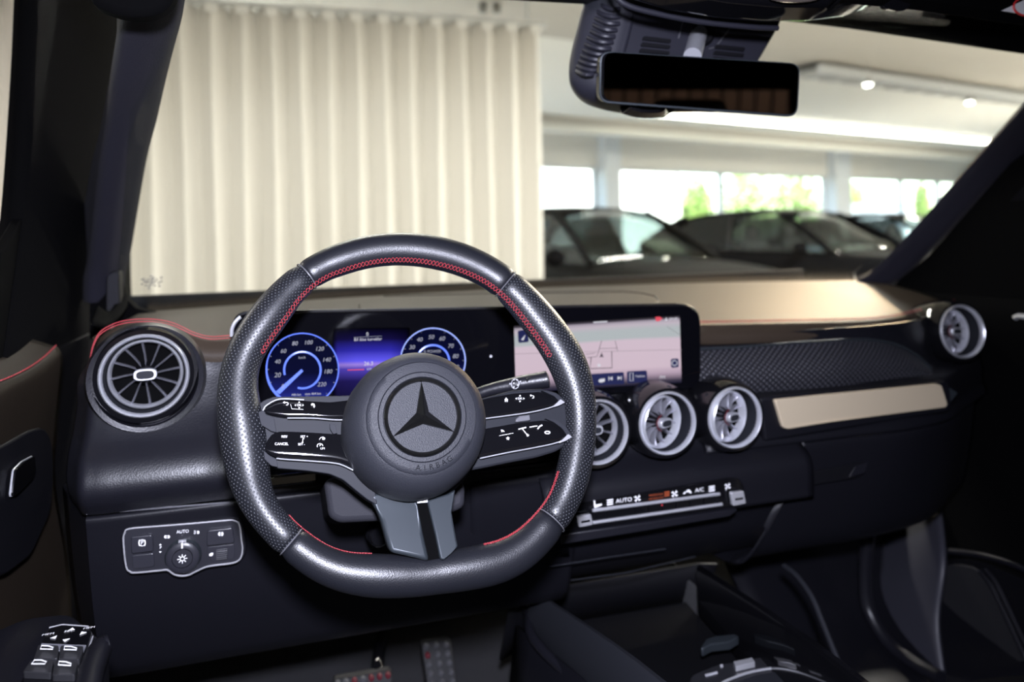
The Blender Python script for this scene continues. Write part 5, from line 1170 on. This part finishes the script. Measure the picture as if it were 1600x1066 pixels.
ARW = lambda u, v, s: [kp(((-1.6, 1), (0, -1.4), (1.6, 1)), u, v-4.6, s), kp(((-1.6, -1), (0, 1.4), (1.6, -1)), u, v+4.4, s), kp(((1, -1.6), (-1.4, 0), (1, 1.6)), u-6, v, s), kp(((-1, -1.6), (1.4, 0), (-1, 1.6)), u+6, v, s)]
kl([(-3, -2), (2, -2), (3.6, 0), (2.2, 2), (0, 2)], 447, 631, .0004); kp(((-2, 0), (2, -2.4), (2, 2.4)), 443.5, 629, .8)
kt('OK', 467.5, 633.3, 5); ARW(467.5, 633.3, 1); kl([(-12, -3), (-10, 4), (8, 5)], 466, 635, .0002)
kp(((-3, -1), (-1, -3), (2, -2), (3, 1.5), (2, 3.5), (.5, 2.5), (1, 0), (-2, .5)), 489, 633.5, 1.1)
kt('RES/', 444.5, 682.5, 5.2); kt('CANCEL', 440, 694, 5.6); kt('SET +', 475.5, 682.5, 5); kt('SET -', 471, 694.5, 5); kl([(0, -4), (-1, 4)], 473.6, 688.5, .0003); kp(((-1.4, .5), (0, -1.8), (1.4, .5)), 474, 685.6); kp(((-1.4, -.5), (0, 1.8), (1.4, -.5)), 472.8, 691.4)
kl([(-4, 2), (-2, -1), (2, -2), (5, 0)], 503, 685, .0004); kp(((-2, -1), (2, -1.5), (3, 1), (-1, 1.4)), 505, 686); kt('LIM', 504, 701, 4.6)
kl([(4.5*cos(a), 3.6*sin(a)) for a in [radians(150+18*k) for k in range(13)]], 500, 697, .0004); kl([(0, 0), (2.4, -2)], 499, 697, .0004)
kp(((-2.8, 0), (0, -3.4), (2.8, 0), (2, 0), (2, 3), (.8, 3), (.8, 1), (-.8, 1), (-.8, 3), (-2, 3), (-2, 0)), 791, 625, 1.05)
kt('OK', 812.5, 623, 5); ARW(812.5, 623, 1)
kl([(-3, -1.5), (0, -2.4), (3, -1), (2.6, 1.2), (0, 1.8)], 831.5, 620.5, .0004); kp(((-1.5, -1.8), (1, -2.4), (.4, .6)), 829.3, 618.6, .8)
STAR = [(3.3*(1 if k % 2 == 0 else .45)*sin(k*pi/5), -3.3*(1 if k % 2 == 0 else .45)*cos(k*pi/5)) for k in range(10)]
kp(STAR, 793.5, 685.2, 1); kl([(-13, 1), (9, -3)], 793, 680, .0003); kp(((-3, -2), (1, -1), (3, 1.6), (0, 1), (-2, 2)), 785.5, 673.5, 1)
kl([(0, 0), (8, 10)], 815.5, 669.5, .0006); kl([(-6, 1.4), (6, -1.4)], 816, 669.4, .0007); kp(STAR, 824.5, 680.5, .8)
kl([(-6, 1), (6, -.8)], 833.5, 666.5, .0006); kl([(-3, 3), (0, -1), (4, -3)], 843, 667.5, .0008); kl([(4*cos(2*pi*k/14), 1.9*sin(2*pi*k/14)) for k in range(14)], 855.3, 676, .0006, True)
t.part('key_symbol', b, WHITE, smooth=0, label='white printed key symbols and lettering', kind='stuff')
# lower spoke: two satin blades with a dark gap
def polyh(pts): return [wp(u, v, lerp(.004, .0185, max(0, min(1, (v-790)/75)))) for u, v in pts]
lb_ = polyh([(575, 772), (600, 768), (652, 776), (653, 790), (662, 835), (672, 878), (650, 872), (610, 863), (604, 845), (596, 815), (589, 797)])
t.part('lower_spoke_blade', B().prism(lb_, -WN*.018), SATIN2, bevel=.004, seg=3, label='wide left blade of the lower spoke')
rb_ = polyh([(667, 782), (700, 772), (712, 765), (706, 800), (711, 830), (716, 854), (706, 864), (694, 876), (688, 874), (680, 835)])
t.part('lower_spoke_blade', B().prism(rb_, -WN*.018), SATIN2, bevel=.003, seg=3, label='narrow right blade of the lower spoke')
t.part('spoke_gap', B().prism([wp(u, v, h) for u, v, h in ((650, 780, .0), (668, 780, .0), (692, 872, .012), (668, 876, .012))], -WN*.012), LINER)
t.part('gap_clip', B().prism(rounded(poly([(651, 781), (668, 780), (669, 785.5), (652, 787)], .006), .0008), -WN*.004), CHROME, bevel=.0006)
# airbag cover
prof = [(.060, -.03), (.0665, -.018), (.0690, -.004), (.0695, .010), (.0690, .022), (.0665, .033), (.0615, .0415), (.0555, .0460), (.0528, .0470), (.0522, .0462), (.0516, .0472), (.0470, .0480), (.0423, .0486), (.0418, .0478), (.0412, .0488), (.0375, .0490), (.0365, .0474), (.0350, .0474)]
def ctr(h):
    f = max(0, min(1, (h-.012)/.036)); return lerp(-.0018, .0022, f), lerp(.0005, .0052, f)
rows = []
for r, h in prof:
    cx_, cy_ = ctr(h); rows.append([wm(cx_+r*cos(2*pi*k/96), cy_+r*sin(2*pi*k/96), h) for k in range(96)])
cx_, cy_ = ctr(.05); ac = (cx_, cy_)
rows.append([wm(cx_+.033*cos(2*pi*k/96), cy_+.033*sin(2*pi*k/96), .0474) for k in range(96)]); rows.append([wm(cx_, cy_, .0474)+(wm(cx_+1e-4*cos(2*pi*k/96), cy_+1e-4*sin(2*pi*k/96), .0474)-wm(cx_, cy_, .0474)) for k in range(96)])
ab = t.part('airbag_cover', B().grid(rows, True), AIRB, smooth=50)
b = B(); s_ = 'AIRBAG'
for k, ch in enumerate(s_):
    a = radians(-102+7.6*k+2); r = .0468
    text(b, ch, lambda X, Y: wm(ac[0]+r*cos(a)+X*cos(a+pi/2)-Y*sin(a+pi/2), ac[1]+r*sin(a)+X*sin(a+pi/2)+Y*cos(a+pi/2), .0484), 0, 0, .0072)
t.part('airbag_lettering', b, EMBOSS, parent=ab, smooth=0, kind='stuff')
# star emblem
em = t.part('star_emblem', B().lathe([(.0362, .0465), (.0366, .0500), (.0350, .0520), (.0332, .0512), (.0326, .0490), (.0326, .0470)], wm(*ac), WN, 72), DARKCHROME, label='dark chrome ring and three pointed star')
def arm(k):
    b = B(); a = radians(88.4+120*k); h0, h1 = .0478, .0555
    def q(r, da, h): return wm(ac[0]+r*cos(a+da), ac[1]+r*sin(a+da), h)
    tipt, tipb = q(.0328, 0, .0512), q(.0328, 0, .0478)
    c_t = wm(ac[0], ac[1], h1+.0012); c_b = wm(ac[0], ac[1], h0)
    l, r_ = q(.0068, radians(60), .0500), q(.0068, -radians(60), .0500); lb, rb = q(.0072, radians(60), h0), q(.0072, -radians(60), h0)
    b.add([c_t, tipt, l, r_, lb, rb, tipb, c_b], [(0, 1, 2), (0, 3, 1), (2, 1, 6, 4), (3, 5, 6, 1), (4, 6, 5, 7)])
    return b
for k in range(3): t.part('star_point', arm(k), DARKCHROME, parent=em, smooth=0)

# steering column and stalks
t = Thing('steering_column', 'black steering column shroud behind the steering wheel', 'steering column', wm(0, 0, -.1))
sh = [(-.055, .05), (.055, .05), (.064, .02), (.064, -.03), (.05, -.055), (-.05, -.055), (-.064, -.03), (-.064, .02)]
t.part('upper_shroud', B().prism(rounded([wm(a, b_, -.048) for a, b_ in sh], .015), -WN*.20), SOFTK, bevel=.005)
t.part('collar', B().lathe([(.05, -.03), (.056, -.036), (.056, -.052), (.04, -.055)], W, WN, 40), HARD)
lf = [wp(u, v, -.062) for u, v in ((506, 752), (528, 742), (716, 742), (728, 760), (727, 792), (700, 804), (612, 813), (530, 817), (514, 808))]
t.part('lower_shroud', B().prism(rounded(lf, .006), -WN*.15), mat('shroud_plastic', (.022, .022, .027), .6, spec=.1, bump=('v', 700, .3, .0004)), bevel=.006, seg=3)
t.part('lock_cylinder', B().lathe([(.0, .0), (.010, .0), (.013, -.004), (.014, -.03)], hy(594, 838, .10), (0, -1, .2), 24), GLOSS)
t = Thing('wiper_stalk', 'dark grey control stalk with round symbols, right of the airbag cover', 'stalk', hy(740, 618, .09))
YS = .062
pth = [hy(u, v, y) for u, v, y in ((700, 626, .10), (740, 617.5, .085), (765, 609.5, .078), (790, 604, .072), (815, 599.5, .066), (840, 595.5, .060), (853, 593.5, .057), (858, 592.5, .056))]
t.part('stalk_body', B().tube(spl(pth, 4), [interp([(0, .0065), (8, .0070), (16, .0090), (24, .0098), (26, .0095), (28, .006)], i) for i in range(29)], 18), SOFT)
b = B()
for (u, v) in ((803, 593.5), (803, 599), (803, 605), (809, 602), (813, 596.5), (797, 600), (808, 594)): b.ball(hy(u, v, YS-.006), .0010, 5, (1, .4, 1))
c = hy(805, 600, YS-.005); b.tube([c+V((.0045*cos(2*pi*k/20), 0, .0055*sin(2*pi*k/20))) for k in range(20)], .0004, 5, True)
t.part('stalk_symbol', b, GREYP, kind='stuff')
t.part('grip_panel', B().prism(rounded([hy(u, v, YS-.0065) for u, v in ((822, 591), (850, 586), (852, 599), (823, 604))], .002), (0, .003, 0)), HARD, bevel=.0008)
t.part('stalk_seam', B().tube([hy(852, 585, YS-.006), hy(856, 594, YS-.009), hy(854, 603, YS-.006)], .0008, 6), SEAM)
